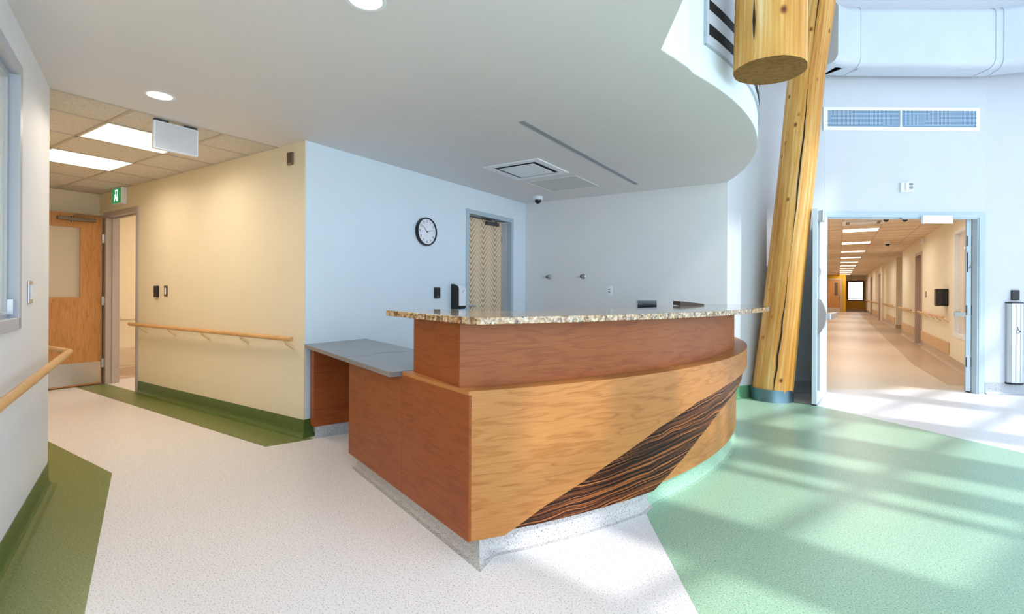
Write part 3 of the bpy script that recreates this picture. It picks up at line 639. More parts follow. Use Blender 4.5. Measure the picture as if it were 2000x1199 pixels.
for nm, deg, L, wd_ in (('hour_hand', 90 + 48, .085, .0035), ('minute_hand', 90 - 77, .098, .0025)):
    a = R_(deg); c_, s_ = math.cos(a), math.sin(a); b = B(); off = .032 if nm[0] == 'h' else .034
    b.add([(cx + off, cyy + c_ * rr - s_ * q, cz + s_ * rr + c_ * q) for rr, q in ((-.02, -wd_), (L, -wd_ * .5), (L, wd_ * .5), (-.02, wd_))], [(0, 1, 2, 3)]); b.build(nm, M['black'], t)
B().cyl((cx + .03, cyy, cz), (cx + .036, cyy, cz), .005).build('hub', M['black'], t)
def reader(x0, y0, x1, y1, z0, z1, label, mat='black', axis=0):
    t = thing('card_reader', ((x0 + x1) / 2, (y0 + y1) / 2, z0), label, 'card reader', 'small black card readers')
    B().box(x0, y0, z0, x1, y1, z1).build('housing', M[mat], t, bevel=.004); return t
t = reader(-3.676, 4.082, -3.652, 4.162, 1.133, 1.246, 'black card reader on the clock wall, left of the soap dispenser')
B().box(-3.652, 4.112, 1.146, -3.6505, 4.132, 1.151).build('indicator', M['gplas'], t)
t = thing('soap_dispenser', (-3.6, 4.42, 1.0), 'black and white soap dispenser on the wall beside the patterned door', 'soap dispenser')
pr_ = [(0, 0), (.095, 0), (.112, .02), (.112, .235), (.10, .262), (.06, .280), (0, .287)]
def xz_prism(prof, xb, zb, y0, y1): 
    P = [(xb + a, y0, zb + c) for a, c in prof] + [(xb + a, y1, zb + c) for a, c in prof]; n = len(prof)
    return B().add(P, [tuple(range(n)), tuple(range(n, 2 * n))[::-1]] + [(i, i + n, (i + 1) % n + n, (i + 1) % n) for i in range(n)])
xz_prism(pr_, -3.6765, 1.003, 4.365, 4.500).build('body', M['black'], t, bevel=.004)
xz_prism([(.05, .038), (.118, .038), (.119, .235), (.105, .266), (.06, .286), (.05, .286)], -3.6765, 1.003, 4.372, 4.493).build('cover', M['wplas'], t, bevel=.006)
cv = t.children[-1]; b = B()
for i in range(5): b.box(-3.5572, 4.425 + .008 * i, 1.196 + .005 * i, -3.5568, 4.432 + .008 * i, 1.199 + .005 * i + (.006 if i % 2 else 0))
b.build('logo', M['dsteel'], cv)
# patterned door in the clock wall
t = thing('door_1', (-3.677, 5.14, 0), 'door with chevron-patterned veneer and blue-grey frame at the corner of the clock wall', 'door', kind='structure')
b = B(); b.box(-3.80, 4.632, 0, -3.665, 4.685, 2.185).box(-3.80, 5.598, 0, -3.665, 5.648, 2.185).box(-3.80, 4.685, 2.132, -3.665, 5.598, 2.185)
b.build('frame', M['frame'], t, bevel=.002)
B().box(-3.795, 4.685, 0, -3.745, 4.70, 2.132).box(-3.795, 5.58, 0, -3.745, 5.598, 2.132).box(-3.795, 4.70, 2.117, -3.745, 5.58, 2.132).build('stop', M['frame'], t)
# leaf with uv for the pattern; slightly ajar at the right
b = B(); b.slab((-3.742, 4.692), (-3.742, 5.46), .01, 2.125, -.0, .044); b.uv = [u if u is None else [(q[0], q[1]) for q in u] for u in b.uv]
lf = b.build('leaf', M['chev'], t)
B().box(-3.79, 5.462, .01, -3.746, 5.578, 2.125).build('side_leaf', M['framew'], t)
B().box(-3.742 + .0, 5.10, 2.052, -3.70, 5.36, 2.092).build('closer', M['dsteel'], lf, bevel=.004)
B().tube([(-3.70, 5.30, 2.10), (-3.66, 5.18, 2.115), (-3.705, 4.98, 2.12)], .007).tube([(-3.712, 5.28, 2.09), (-3.70, 5.30, 2.11), (-3.66, 5.42, 2.115)], .007).build('closer_arm', M['dsteel'], t)
B().box(-3.72, 4.70, 2.105, -3.705, 5.2, 2.118).build('track', M['dsteel'], t)
B().cyl((-3.742, 4.735, 1.03), (-3.685, 4.735, 1.03), .011).tube([(-3.69, 4.728, 1.03), (-3.688, 4.79, 1.03), (-3.69, 4.85, 1.029)], .009).build('handle', M['steel'], lf)
B().box(-3.746, 5.472, 1.86, -3.735, 5.50, 1.93).build('latch', M['steel'], t)

# back wall: hooks and outlet
for x, lab in ((-3.29, 'round chrome wall hook on the back wall, nearer the patterned door'), (-2.786, 'round chrome wall hook on the back wall, nearer the white outlet')):
    t = thing('wall_hook', (x, 5.97, 1.41), lab, 'hook', 'chrome wall hooks')
    B().lathe((x, 5.9695, 1.41), [(.034, 0), (.034, -.005), (.028, -.009), (.012, -.011), (.011, -.05), (.011, -.055)], n=28, axis='Y').build('rose', M['steel'], t)
    B().lathe((x, 5.915, 1.41), [(0, -.022), (.014, -.02), (.021, -.01), (.020, 0), (.011, .004)], n=24, axis='Y').build('knob', metal('hook_chrome', (120, 122, 126), .15), t)
t = thing('wall_outlet', (-2.42, 5.97, 1.16), 'white double outlet plate on the back wall above the counter', 'outlet')
B().box(-2.463, 5.962, 1.163, -2.383, 5.9695, 1.278).build('plate', M['wplas'], t, bevel=.003); B().box(-2.444, 5.9585, 1.175, -2.402, 5.9622, 1.266).build('insert', M['wplas'], t)
B().box(-2.434, 5.9575, 1.236, -2.412, 5.9586, 1.246).build('socket', M['black'], t); B().box(-2.434, 5.9575, 1.204, -2.412, 5.9586, 1.214).build('socket', M['black'], t)

# ------------------------------------------------------------------ cream wall: rail, reader, button, sensor
def rail_thing(name_loc, pts, brks, normal, label, r=.0195, mat='rail', group='wooden handrails'):
    t = thing('handrail', name_loc, label, 'handrail', group)
    B().tube(pts, r, n=18).build('rail', M[mat], t); n = Vector(normal).to_3d()
    for (x, y, z) in brks:
        p = Vector((x, y, z)); w = p - n * .085; s_ = Vector((-n.y, n.x, 0)) * .016
        V = []
        for q in (-1, 1): V += [tuple(p + s_ * q + Vector((0, 0, -.004))), tuple(p + s_ * q + Vector((0, 0, -.030)) - n * .012), tuple(w + s_ * q + n * .002 + Vector((0, 0, -.085))), tuple(w + s_ * q + n * .002 + Vector((0, 0, -.052)))]
        B().add(V, [(3, 2, 1, 0), (4, 5, 6, 7), (0, 1, 5, 4), (1, 2, 6, 5), (2, 3, 7, 6), (3, 0, 4, 7)]).build('bracket', M['bracket'], t, bevel=.003)
    return t
z = .806
rail_thing((-5.3, 2.51, z), [(-6.88, 2.43, z), (-3.735, 2.43, z)], [(x, 2.43, z - .014) for x in (-6.62, -5.92, -5.22, -4.51, -3.83)], (0, -1), 'wooden handrail on the cream wall between the doorway and the grey worktop')
t = reader(-6.41, 2.486, -6.325, 2.509, 1.122, 1.248, 'black card reader on the cream wall beside the steel push button'); B().box(-6.396, 2.4845, 1.13, -6.345, 2.4862, 1.236).build('face', M['black'], t)
t = thing('push_button', (-6.15, 2.5, 1.13), 'steel push button plate on the cream wall right of the card reader', 'push button')
B().box(-6.19, 2.502, 1.134, -6.115, 2.509, 1.25).build('plate', M['bronze'], t); B().box(-6.166, 2.497, 1.155, -6.139, 2.5022, 1.225).build('button', M['wplas'], t)
t = thing('wall_sensor', (-3.87, 2.5, 2.26), 'small dark brown box high on the cream wall corner', 'sensor')
B().box(-3.905, 2.49, 2.262, -3.835, 2.509, 2.366).build('case', M['bronze'], t, bevel=.002); B().box(-3.898, 2.4885, 2.276, -3.842, 2.4902, 2.359).build('cover', plain('sensor_brown', (92, 72, 62), .6), t)

# ------------------------------------------------------------------ wooden door, swung open in the hall
t = thing('door_2', (-7.84, 2.5, 0), 'open maple door with a glazed panel and steel kick plate, in a grey frame at the end of the hall', 'door', kind='structure')
b = B(); b.box(-7.885, 2.495, 0, -7.793, 2.645, 2.185).box(-6.908, 2.495, 0, -6.853, 2.645, 2.185).box(-7.793, 2.495, 2.122, -6.908, 2.645, 2.185); b.build('frame', M['framew'], t, bevel=.003)
B().box(-7.793, 2.56, 0, -7.778, 2.60, 2.122).box(-6.923, 2.56, 0, -6.908, 2.60, 2.122).box(-7.778, 2.56, 2.107, -6.923, 2.60, 2.122).build('stop', M['framew'], t)
X0, X1 = -7.895, -7.85; y0, y1 = 1.565, 2.475; vy0, vy1, vz0, vz1 = 1.74, 2.275, 1.09, 1.985
b = B()
for a_ in ((y0, .012, vy0, 2.14), (vy1, .012, y1, 2.14), (vy0, .012, vy1, vz0), (vy0, vz1, vy1, 2.14)): b.slab((X1, a_[0]), (X1, a_[2]), a_[1], a_[3], 0, .045)
lf = b.build('leaf', M['woodv'], t)
b = B(); e = .018
for a_ in ((vy0, vz0, vy1, vz0 + e), (vy0, vz1 - e, vy1, vz1), (vy0, vz0 + e, vy0 + e, vz1 - e), (vy1 - e, vz0 + e, vy1, vz1 - e)): b.box(X0 - .003, a_[0], a_[1], X1 + .003, a_[2], a_[3])
b.build('glazing_bead', M['woodv'], lf)
B().box(-7.876, vy0 + e, vz0 + e, -7.870, vy1 - e, vz1 - e).build('glass', M['glass2'], lf)
kp = B().box(X1 + .0005, y0 + .03, .03, X1 + .003, 2.462, .295).build('kick_plate', M['kick'], lf)
B().box(X1 + .002, 2.03, 2.043, X1 + .05, 2.40, 2.082).build('closer', M['bronze'], lf, bevel=.004)
B().tube([(X1 + .03, 2.17, 2.09), (X1 + .04, 2.2, 2.115), (X1 + .12, 2.62, 2.118)], .007).tube([(X1 + .03, 2.17, 2.02), (X1 + .03, 2.17, 2.10)], .014).build('closer_arm', M['bronze'], t)
for z in (1.85, 1.06, .27): B().box(-7.852, 2.466, z - .055, -7.832, 2.496, z + .055).cyl((-7.838, 2.486, z - .057), (-7.838, 2.486, z + .057), .008, n=12).build('hinge', M['steel'], t)
B().box(-6.9055, 2.545, 1.0, -6.9035, 2.575, 1.12).build('strike', M['dsteel'], t)
# beyond: pale rail and bumper on the side wall
t = rail_thing((-8.15, 4, .8), [(-8.07, 2.75, .806), (-8.07, 6.5, .806)], [], (1, 0), 'pale grey handrail seen through the open doorway beside the wooden door', mat='pale')
b = xz_prism([(0, 0), (.02, .01), (.026, .06), (.026, .18), (.02, .24), (0, .25)], -8.149, .165, 2.7, 6.5); b.build('bumper_rail', M['pale'], label='broad pale bumper rail low on the side wall, seen through the doorway', cat='bumper rail')

# ------------------------------------------------------------------ left wall: window, switch, rail
t = thing('window_1', (*lwp(1.7), 1.06), 'grey-framed sliding window on the left wall', 'window', kind='structure')
b = B()
for a_ in ((w0 - .02, w1 + .02, wz0 - .05, wz0 + .005), (w0 - .02, w1 + .02, wz1 - .005, wz1 + .05), (w0 - .045, w0 + .012, wz0 - .05, wz1 + .05), (w1 - .02, w1 + .04, wz0 - .05, wz1 + .05)): lslab(b, a_[0], a_[1], a_[2], a_[3], -.16, .012)
b.build('frame', M['wframe'], t, bevel=.003)
b = B(); s0 = w0 + .014; s1 = w1 - .02
for a_ in ((s0, s1, wz0 + .002, wz0 + .035), (s0, s1, wz1 - .035, wz1 - .002), (s0, s0 + .03, wz0 + .035, wz1 - .035), (s1 - .03, s1, wz0 + .035, wz1 - .035), (1.7, 1.74, wz0 + .035, wz1 - .035)): lslab(b, a_[0], a_[1], a_[2], a_[3], -.05, -.025)
sa = b.build('sash', M['gplas'], t)
b = B(); lslab(b, s0 + .03, s1 - .03, wz0 + .035, wz1 - .035, -.040, -.035); b.build('pane', M['glass'], sa)
b = B(); lslab(b, s0 + .004, s0 + .022, wz0 + .02, wz0 + .09, -.025, -.005); b.build('catch', M['steel'], sa)
t = thing('light_switch', (*lwp(.62), 1.13), 'steel switch plate with a white rocker on the left wall by the window', 'switch')
b = B(); lslab(b, .56, .665, 1.128, 1.245, .0005, .007); b.build('plate', M['steel'], t, bevel=.002)
b = B(); lslab(b, .592, .632, 1.15, 1.223, .007, .012); b.build('rocker', M['wplas'], t)
z = .80
p0 = lwp(3.4, .085); p1 = lwp(-.115, .085)
rail_thing((p1[0], p1[1], z), [(*p0, z), (*p1, z), (-5.6, 1.095, z)], [(*lwp(u, .085), z - .014) for u in (2.35, 1.6, .9, .22)], (-LD.y, LD.x), 'wooden handrail in the left foreground, turning round the wall corner')

# ------------------------------------------------------------------ facade: double doors
t = thing('door_3', (*fp(-.99, .07), 0), 'wide double doorway with pale blue-grey metal doors standing open to the long corridor', 'double door', kind='structure')
b = B()
b.slab(fp(-.072), fp(.0), 0, 2.19, -.02, .17); b.slab(fp(-1.978), fp(-1.908), 0, 2.19, -.02, .17); b.slab(fp(-1.908), fp(-.072), 2.13, 2.19, -.02, .17)
b.build('frame', M['frame'], t, bevel=.002)
b = B(); b.slab(fp(-.088), fp(-.072), 0, 2.13, -.01, .06); b.slab(fp(-1.908), fp(-1.0), 2.115, 2.13, .03, .075); b.slab(fp(-1.0), fp(-.088), 2.115, 2.13, -.01, .06)
b.build('stop', M['frame'], t)
def leafbox(b, h, d, u0, u1, z0, z1, o0, o1): b.slab((h[0] + d[0] * u0, h[1] + d[1] * u0), (h[0] + d[0] * u1, h[1] + d[1] * u1), z0, z1, o0, o1); return b
h = Vector(fp(-1.905, -.01)); d = Vector((-.085, -.996)).normalized()     # left leaf swung towards us; left-hand side of d is the side facing right
lf = leafbox(B(), h, d, .0, .885, .012, 2.118, -.045, 0).build('leaf', M['leaf'], t, bevel=.0015)
p = leafbox(B(), h, d, .80, .86, .76, 1.14, .0, .03); 
b = B(); prof = []
q = Vector((-d.y, d.x))
for i in range(13):
    a = math.pi * i / 12; prof.append((.83 , .025 + .055 * math.sin(a), .86 + .17 * 0, .78 + .36 * i / 12))
V = []
for u in (.80, .865):
    for (_, o_, _, z_) in prof: pp = h + d * u + q * o_; V.append((pp.x, pp.y, z_))
    for z_ in (1.14, .78): pp = h + d * u; V.append((pp.x, pp.y, z_))
n = 15
b.add(V, [tuple(range(n))[::-1], tuple(range(n, 2 * n))] + [(i, (i + 1) % n, (i + 1) % n + n, i + n) for i in range(n)]); b.build('panic_device', M['steel'], lf)
leafbox(B(), h, d, .10, .80, .925, .985, .065, .115).build('push_bar', M['steel'], lf, bevel=.006)
leafbox(B(), h, d, .825, .845, .16, .78, .002, .022).build('lower_rod', M['gplas'], lf); leafbox(B(), h, d, .828, .842, 1.14, 1.98, .002, .016).build('upper_rod', M['gplas'], lf)
leafbox(B(), h, d, .80, .865, 1.97, 2.095, .0, .055).build('top_latch', M['steel'], lf, bevel=.008)
leafbox(B(), h, d, .82, .85, 1.40, 1.47, .0, .024).build('rod_guide', M['steel'], lf)
leafbox(B(), h, d, .84, .885, .0, .014, -.045, 0).build('bottom_seal', M['black'], lf)
h2 = Vector(fp(-.121, .10)); d2 = Vector((.172, .985)).normalized()
lf = leafbox(B(), h2, d2, 0, .885, .012, 2.118, -.045, 0).build('leaf', M['leaf'], t, bevel=.0015)
leafbox(B(), h2, d2, .10, .80, .925, .985, .065, .115).build('push_bar', M['steel'], lf, bevel=.006); leafbox(B(), h2, d2, .02, .10, .93, .98, .0, .10).build('bar_end', M['steel'], lf)
for z in (1.86, 1.01, .37):
    b = B(); b.slab(fp(-.121), fp(-.080), z - .06, z + .06, .092, .10); b.slab(fp(-.0765), fp(-.0725), z - .06, z + .06, .06, .12)
    pp = fp(-.076, .092); b.cyl((pp[0], pp[1], z - .062), (pp[0], pp[1], z + .062), .009, n=12); b.build('hinge', M['dsteel'], t)
b = B(); b.slab(fp(-.116), fp(-.086), 1.48, 1.72, .088, .10); b.build('arm_plate', M['dsteel'], t)
p1 = fp(-.10, .085); p2 = fp(-.076, .03); B().tube([(p1[0], p1[1], 1.52), (p2[0], p2[1], 1.62)], .007, n=10).build('arm', M['steel'], t)
leafbox(B(), h2, d2, 0, .04, .0, .014, -.045, 0).build('bottom_seal', M['black'], t)
t = thing('white_sign_box', (*fp(-.60, -.03), 2.06), 'small white box sign hanging under the head of the double doorway', 'sign')
B().slab(fp(-.785), fp(-.43), 2.055, 2.15, -.06, -.022).build('case', M['wplas'], t, bevel=.004)
B().slab(fp(-.775), fp(-.44), 2.066, 2.12, -.062, -.0595).build('panel', plain('sign_face', (244, 248, 250), .4), t)

# facade fittings
t = thing('air_grille', (*fp(-.99), 3.18), 'long white-framed return air grille above the double doorway', 'air grille')
b = B(); g0, g1 = -1.962, -.075
for a_ in ((g0, g1, 3.18, 3.222), (g0, g1, 3.422, 3.46), (g0, g0 + .05, 3.222, 3.422), (g1 - .04, g1, 3.222, 3.422), (-1.035, -1.015, 3.222, 3.422)): b.slab(fp(a_[0]), fp(a_[1]), a_[2], a_[3], -.018, 0)
b.build('frame', M['wplas'], t, bevel=.002)
B().slab(fp(g0 + .05), fp(-1.035), 3.222, 3.422, -.006, 0).build('screen', M['screen'], t); B().slab(fp(-1.015), fp(g1 - .04), 3.222, 3.422, -.006, 0).build('screen', M['screen'], t)
t = thing('fire_alarm_strobe', (*fp(-.95), 2.43), 'small white alarm sounder with black slots above the double doorway', 'alarm')
B().slab(fp(-1.025), fp(-.925), 2.435, 2.552, -.028, 0).build('base', M['wplas'], t, bevel=.004); B().slab(fp(-.985), fp(-.90), 2.445, 2.55, -.055, -.026).build('body', M['wplas'], t, bevel=.008)
b = B()
for i in range(5): b.slab(fp(-.955), fp(-.908), 2.462 + .017 * i, 2.470 + .017 * i, -.0565, -.054)
b.build('slots', M['black'], t)
def wf(t0): # point on the right facade run
    L = 0
    for p, q in zip(wr, wr[1:]):
        d_ = math.dist(p, q)
        if L + d_ >= t0: u = (t0 - L) / d_; return (p[0] + (q[0] - p[0]) * u, p[1] + (q[1] - p[1]) * u)
        L += d_
t = thing('card_reader', (*fq(.36), 1.14), 'black card reader on the white wall above the silver door plate', 'card reader', 'small black card readers')
B().slab(fq(.278), fq(.358), 1.138, 1.258, -.026, 0).build('housing', M['black'], t, bevel=.005)
t = thing('door_push_plate', (*fq(.35), .1), 'tall silver push plate post with a wheelchair symbol, right of the double doorway', 'door opener')
b = B(); V = []; pf = [(0, 0), (0, -.03), (.03, -.058), (.06, -.066), (.115, -.066), (.145, -.058), (.175, -.03), (.175, 0)]
def bar(z0, z1, g=0): 
    V = []; n = len(pf)
    for z in (z0, z1):
        for u, o_ in pf: V.append((*fq(.222 + u * (1 + 2 * g) - .175 * g, o_ * (1 + 2 * g)), z))
    return B().add(V, [tuple(range(n))[::-1], tuple(range(n, 2 * n))] + [(i, (i + 1) % n, (i + 1) % n + n, i + n) for i in range(n)])
bar(.15, 1.098).build('plate', metal('satin_aluminium', (200, 206, 214), .38), t); bar(1.098, 1.112, .03).build('cap', M['black'], t); bar(.128, .15, .03).build('cap', M['black'], t)
b = B()
for u in (.062, .113): b.slab(fq(.222 + u), fq(.222 + u + .003), .16, 1.09, -.0675, -.0655)
b.build('groove', M['dsteel'], t)
b = B()
def stroke(pts, w=.005):
    for (u0, z0), (u1, z1) in zip(pts, pts[1:]):
        dx, dz = u1 - u0, z1 - z0; L = math.hypot(dx, dz); nx, nz = -dz / L * w / 2, dx / L * w / 2
        b.add([(*fq(.31 + a, -.0672), .775 + c) for a, c in ((u0 - nx, z0 - nz), (u1 - nx, z1 - nz), (u1 + nx, z1 + nz), (u0 + nx, z0 + nz))], [(0, 1, 2, 3)])
stroke([(-.004 + .019 * math.cos(R_(a)), -.012 + .019 * math.sin(R_(a))) for a in range(110, 371, 20)]); stroke([(-.006, .030), (-.004, .004), (.014, .002), (.022, -.018), (.030, -.014)], .007); stroke([(-.005, .016), (.010, .015)], .005)
stroke([(-.007 + .005 * math.cos(R_(a)), .038 + .005 * math.sin(R_(a))) for a in range(0, 361, 45)], .005)
b.build('wheelchair_symbol', M['black'], t)

# duct high on the facade
t = thing('air_duct', (*fp(-.9, -.4), 3.9), 'big white rectangular air duct with rounded edges high on the atrium wall', 'duct')
def rprof(o0, o1, z0, z1, r=.09, n=5):
    P = []
    for cx_, cz_, a0 in ((o1 - r, z0 + r, -90), (o1 - r, z1 - r, 0), (o0 + r, z1 - r, 90), (o0 + r, z0 + r, 180)):
        for i in range(n + 1): a = R_(a0 + 90 * i / n); P.append((cx_ + r * math.cos(a), cz_ + r * math.sin(a)))
    return P
DZ0, DZ1 = 3.78, 4.46
def seg(path, nm='duct_section', g=0): B().sweep(rprof(-.0 - g, .36 + g, DZ0 - g, DZ1 + g), path[::-1], smooth=True).build(nm, M['duct'], t)
dw = -.07
A_ = fp(-3.2, -.75); B_ = fp(-2.2, -.13); C_ = fp(-1.80, dw); D_ = fp(-.28, dw); E_ = fp(-.09, dw - .03); G_ = fp(.75, dw - .30)
A_ = fp(-2.30, -.22); B_ = fp(-2.08, -.10); seg([A_, B_]); seg([B_, C_]); seg([C_, D_]); seg([D_, fp(-.18, dw - .004), E_]); seg([E_, G_, fp(2.2, -.95)])
for p_, q_ in ((B_, A_), (C_, D_), (D_, C_), (E_, G_)):
    d_ = (Vector(q_) - Vector(p_)).normalized() * .006; seg([(p_[0] - d_.x, p_[1] - d_.y), (p_[0] + d_.x, p_[1] + d_.y)] if (q_[0] > p_[0]) else [(p_[0] + d_.x, p_[1] + d_.y), (p_[0] - d_.x, p_[1] - d_.y)], 'seam', .006)
# fascia supply grille: framed panel with two dark slots
t = thing('slotted_air_panel', (*pc(-3, 3.9), 2.64), 'curved white panel with long dark air slots on the face above the ceiling edge', 'air panel')
cpanel([(-14.8, 2.645, 3.06), (11, 2.645, 3.06)], 3.912, 3.9).build('panel', M['duct'], t)
b = B()
for z in (2.645, 3.055): cpanel_ = 0
cpanel([(-14.9, 2.64, 2.648), (11, 2.64, 2.648)], 3.918, 3.9).build('edge_trim', M['gplas'], t)
cpanel([(-14.95, 2.64, 3.06), (-14.8, 2.64, 3.06)], 3.918, 3.9).build('edge_trim', M['gplas'], t)
for z0, z1 in ((2.712, 2.775), (2.858, 2.915)): cpanel([(-14.2, z0, z1), (-.3, z0, z1)], 3.9145, 3.9).build('slot', M['dark'], t); cpanel([(.3, z0, z1), (10, z0, z1)], 3.9145, 3.9).build('slot', M['dark'], t)

# ------------------------------------------------------------------ corridor
L0 = None
for k in range(10):
    y = 12.25 + 3.03 * k
    where = ['nearest the double doorway', 'second from the double doorway', 'third from the double doorway', 'fourth from the double doorway', 'fifth from the double doorway', 'sixth from the double doorway', 'seventh from the double doorway', 'eighth from the double doorway', 'ninth from the double doorway', 'farthest, just before the end window'][k]
    lab = 'glowing square ceiling light in the long corridor, ' + where
    if k == 0:
        t = L0 = thing('corridor_light', (.37, y, KH), lab, 'ceiling light', 'square ceiling lights of the long corridor')
        B().box(.08, y - .29, KH - .003, .66, y + .29, KH + .001).build('diffuser', M['troffer2'], t)
        b = B()
        for a_ in ((.065, -.305, .08, .305), (.66, -.305, .675, .305), (.08, -.305, .66, -.29), (.08, .29, .66, .305)): b.box(a_[0], y + a_[1], KH - .006, a_[2], y + a_[3], KH + .001)
        b.build('rim', M['wplas'], t)
    else: dup(L0, (.37, y, KH), lab)
for y in (10.2, 13.8, 18.3, 23, 28, 33, 38.5): area('corridor_light', (.40, y, KH - .03), (1.2, 1.6), 25, (1.0, .92, .84), spread=170)
area('side_room_fill', (-7.3, 4.4, CH - .03), (1, 2), 40, WARM); area('window_room_fill', (-4.2, -.8, CH - .03), (1.5, 1.5), 110, (1, .90, .72)); area('lining_fill', (2.2, 10.2, KH - .03), (.5, 1.2), 25, (1, .88, .72))  # added unseen fill lamps that brighten the rooms behind doorway and windows
dome_cam(1.021, 15.45, KH, 'dome camera hanging mid-corridor to the right of the ceiling lights', .075)
dome_cam(.66, 10.3, KH, 'left one of two dome cameras just inside the doorway head', .06); dome_cam(.92, 10.45, KH, 'right one of two dome cameras just inside the doorway head', .06)
t = thing('corridor_air_diffuser', (.37, 10.95, KH), 'square air diffuser in the corridor ceiling, before its first light', 'air diffuser')
b = B()
for a_ in ((.06, 10.65, .68, 10.70), (.06, 11.22, .68, 11.27), (.06, 10.70, .11, 11.22), (.63, 10.70, .68, 11.22)): b.box(a_[0], a_[1], KH - .014, a_[2], a_[3], KH - .001)
b.build('frame', M['wplas'], t); B().box(.11, 10.70, KH - .006, .63, 11.22, KH - .002).build('gap_shade', M['bronze'], t); B().box(.17, 10.76, KH - .016, .57, 11.16, KH - .010).build('plate', M['wplas'], t)  # brown sheet coloured as the shade behind the plate
# right wall things
t = thing('window_2', (1.61, 10.2, .56), 'interior window on the right wall of the corridor', 'window', kind='structure')
b = B()
for a_ in ((9.45, 10.92, .51, .566), (9.45, 10.92, 2.184, 2.24), (9.45, 9.506, .566, 2.184), (10.864, 10.92, .566, 2.184)): b.box(1.60, a_[0], a_[2], 1.735, a_[1], a_[3])
b.build('frame', M['wplas'], t); B().box(1.66, 9.5, .56, 1.668, 10.87, 2.19).build('pane', M['frost'], t); B().box(2.6, 9.0, 0, 2.65, 11.6, KH).box(1.73, 8.9, 0, 2.65, 9.0, KH).box(1.73, 11.6, 0, 2.65, 11.7, KH).box(1.73, 9, KH, 2.65, 11.6, KH + .03).build('room_lining', M['pale'], t)
t = thing('towel_dispenser', (1.55, 11.8, 1.0), 'black towel dispenser on the right wall of the corridor', 'towel dispenser')
b = B(); P = [(1.609, 11.38), (1.609, 12.02), (1.50, 12.02), (1.42, 11.86), (1.40, 11.70), (1.42, 11.54), (1.50, 11.38)]; b.prism([(1.609, 11.42), (1.609, 11.82), (1.52, 11.82), (1.455, 11.72), (1.44, 11.62), (1.455, 11.52), (1.52, 11.42)], 1.0, 1.30); b.build('case', M['black'], t, bevel=.012)
B().box(1.50, 11.80, 1.005, 1.54, 11.828, 1.03).build('latch', M['red'], t)
t = thing('light_switch', (1.6, 14.1, 1.14), 'brown switch plate on the corridor wall beside the first door frame', 'switch'); B().box(1.602, 14.02, 1.14, 1.609, 14.14, 1.265).build('plate', M['bronze'], t); B().box(1.599, 14.06, 1.17, 1.6025, 14.10, 1.235).build('rocker', M['wplas'], t)
t = thing('alarm_box', (1.57, 14.4, 2.35), 'small white box high on the corridor wall over the first door frame', 'alarm'); B().box(1.55, 14.36, 2.35, 1.609, 14.50, 2.45).build('case', M['wplas'], t, bevel=.006); B().box(1.545, 14.39, 2.37, 1.5505, 14.47, 2.43).build('lens', M['gplas'], t)
for i, (y0, y1) in enumerate(((14.74, 15.82), (28.0, 29.1), (35.0, 36.1))):
    t = thing('door_%d' % (4 + i), (1.61, (y0 + y1) / 2, 0), 'corridor side door in a mauve-grey metal frame, ' + ('nearest the double doorway', 'middle of three', 'farthest')[i], 'door', kind='structure')
    B().box(1.595, y0 - .05, 0, 1.74, y0 + .02, 2.2).box(1.595, y1 - .02, 0, 1.74, y1 + .05, 2.2).box(1.595, y0 + .02, 2.13, 1.74, y1 - .02, 2.2).build('frame', M['framew'], t)
    B().box(1.70, y0 + .02, 0, 1.735, y1 - .02, 2.13).build('leaf', M['woodv'], t)
t = thing('door_7', (2.0, 20.5, 0), 'blue-grey door in the corridor alcove', 'door', kind='structure'); B().box(2.64, 19.9, 0.01, 2.70, 21.0, 2.1).build('leaf', M['blue'], t)
B().box(2.60, 19.8, 0, 2.705, 19.9, 2.2).box(2.60, 21.0, 0, 2.705, 21.1, 2.2).box(2.60, 19.9, 2.1, 2.705, 21.0, 2.2).build('frame', M['framew'], t)
def corr_rail(x, y0, y1, lab): rail_thing((x, (y0 + y1) / 2, .80), [(x - .085, y0, .806), (x - .085, y1, .806)], [(x - .085, y0 + .1 + (y1 - y0 - .2) * i / max(1, round((y1 - y0) / .75)), .79) for i in range(round((y1 - y0) / .75) + 1)], (-1, 0), lab, r=.02)
corr_rail(1.61, 11.33, 14.6, 'corridor handrail under the black towel dispenser')
corr_rail(1.61, 15.9, 18.95, 'corridor handrail between the first door frame and the alcove')
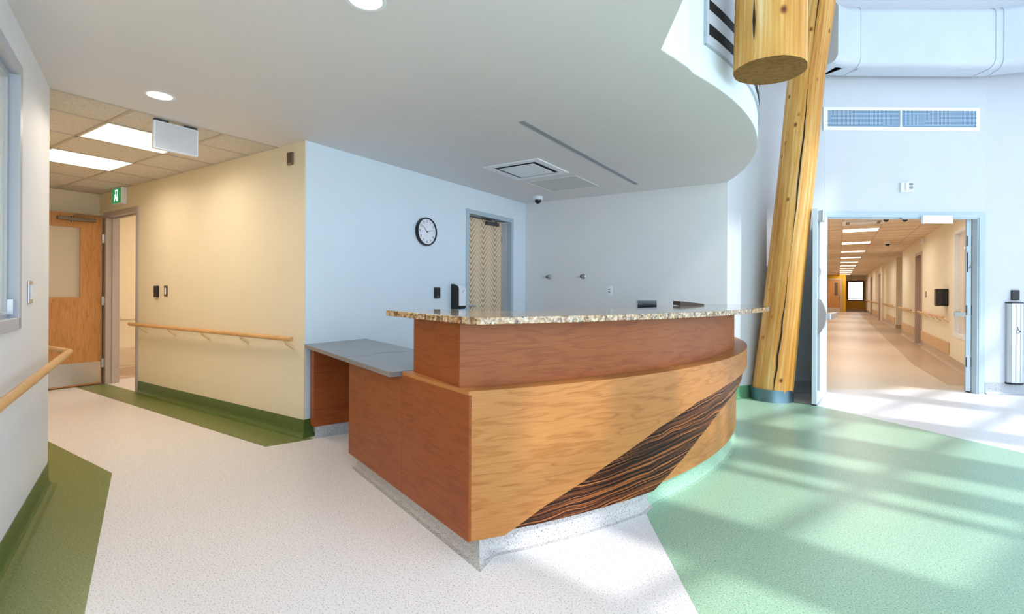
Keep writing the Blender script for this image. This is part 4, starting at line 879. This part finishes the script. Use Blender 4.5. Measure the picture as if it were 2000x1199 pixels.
corr_rail(1.70, 22.2, 27.2, 'corridor handrail just beyond the alcove'); corr_rail(1.61, 29.3, 34.9, 'corridor handrail past the middle side door'); corr_rail(1.61, 36.3, 42, 'corridor handrail nearest the end window')
for x, y0, y1, lab in ((1.61, 11.31, 14.68, 'brown wooden bumper board low on the corridor wall under the black dispenser'), (1.61, 15.97, 18.9, 'brown wooden bumper board between the first door frame and the alcove'), (1.70, 22.3, 25.8, 'brown wooden bumper board just beyond the alcove'), (1.61, 29.4, 34.8, 'brown wooden bumper board past the middle side door')):
    b = B().box(x - .022, y0, .165, x - .001, y1, .375); b.build('bumper_board', M['tanwood'], bevel=.006, label=lab, cat='bumper board', group='bumper boards of the long corridor')
# end of corridor
t = thing('door_8', (-.3, 39.5, 0), 'far wooden door with a narrow glass slot and kick plate, by the yellow wall', 'door', kind='structure')
B().box(-.75, 39.44, .01, .13, 39.49, 2.14).build('leaf', M['woodv'], t); B().box(-.20, 39.43, 1.10, -.02, 39.445, 1.95).build('glass', M['bronze'], t); B().box(-.72, 39.432, .03, .10, 39.441, .28).build('kick_plate', M['kick'], t)
B().box(-.02, 39.36, .98, .10, 39.39, 1.01).box(.06, 39.36, .98, .09, 39.44, 1.01).build('handle', M['steel'], t); B().box(.13, 39.42, 0, .20, 39.62, 2.2).box(-.75, 39.42, 2.14, .13, 39.62, 2.2).build('frame', M['framew'], t)
t = thing('window_3', (1.0, 42.6, .72), 'white-blinded window at the very end of the corridor', 'window', kind='structure')
B().box(.52, 42.55, .72, .60, 42.68, 2.13).box(1.44, 42.55, .72, 1.52, 42.68, 2.13).box(.60, 42.55, 2.05, 1.44, 42.68, 2.13).box(.60, 42.55, .72, 1.44, 42.68, .78).build('frame', M['brown'], t)
B().box(.60, 42.62, .78, 1.44, 42.64, 2.05).build('blind', M['blind'], t); B().box(.60, 42.60, .86, 1.44, 42.615, .90).build('blind_rail', M['gplas'], t)
rail_thing((.5, 41, .8), [(.505, 40.2, .806), (.505, 42.4, .806)], [(.505, 41, .79)], (1, 0), 'short pale handrail on the yellow wall by the end window', mat='pale')
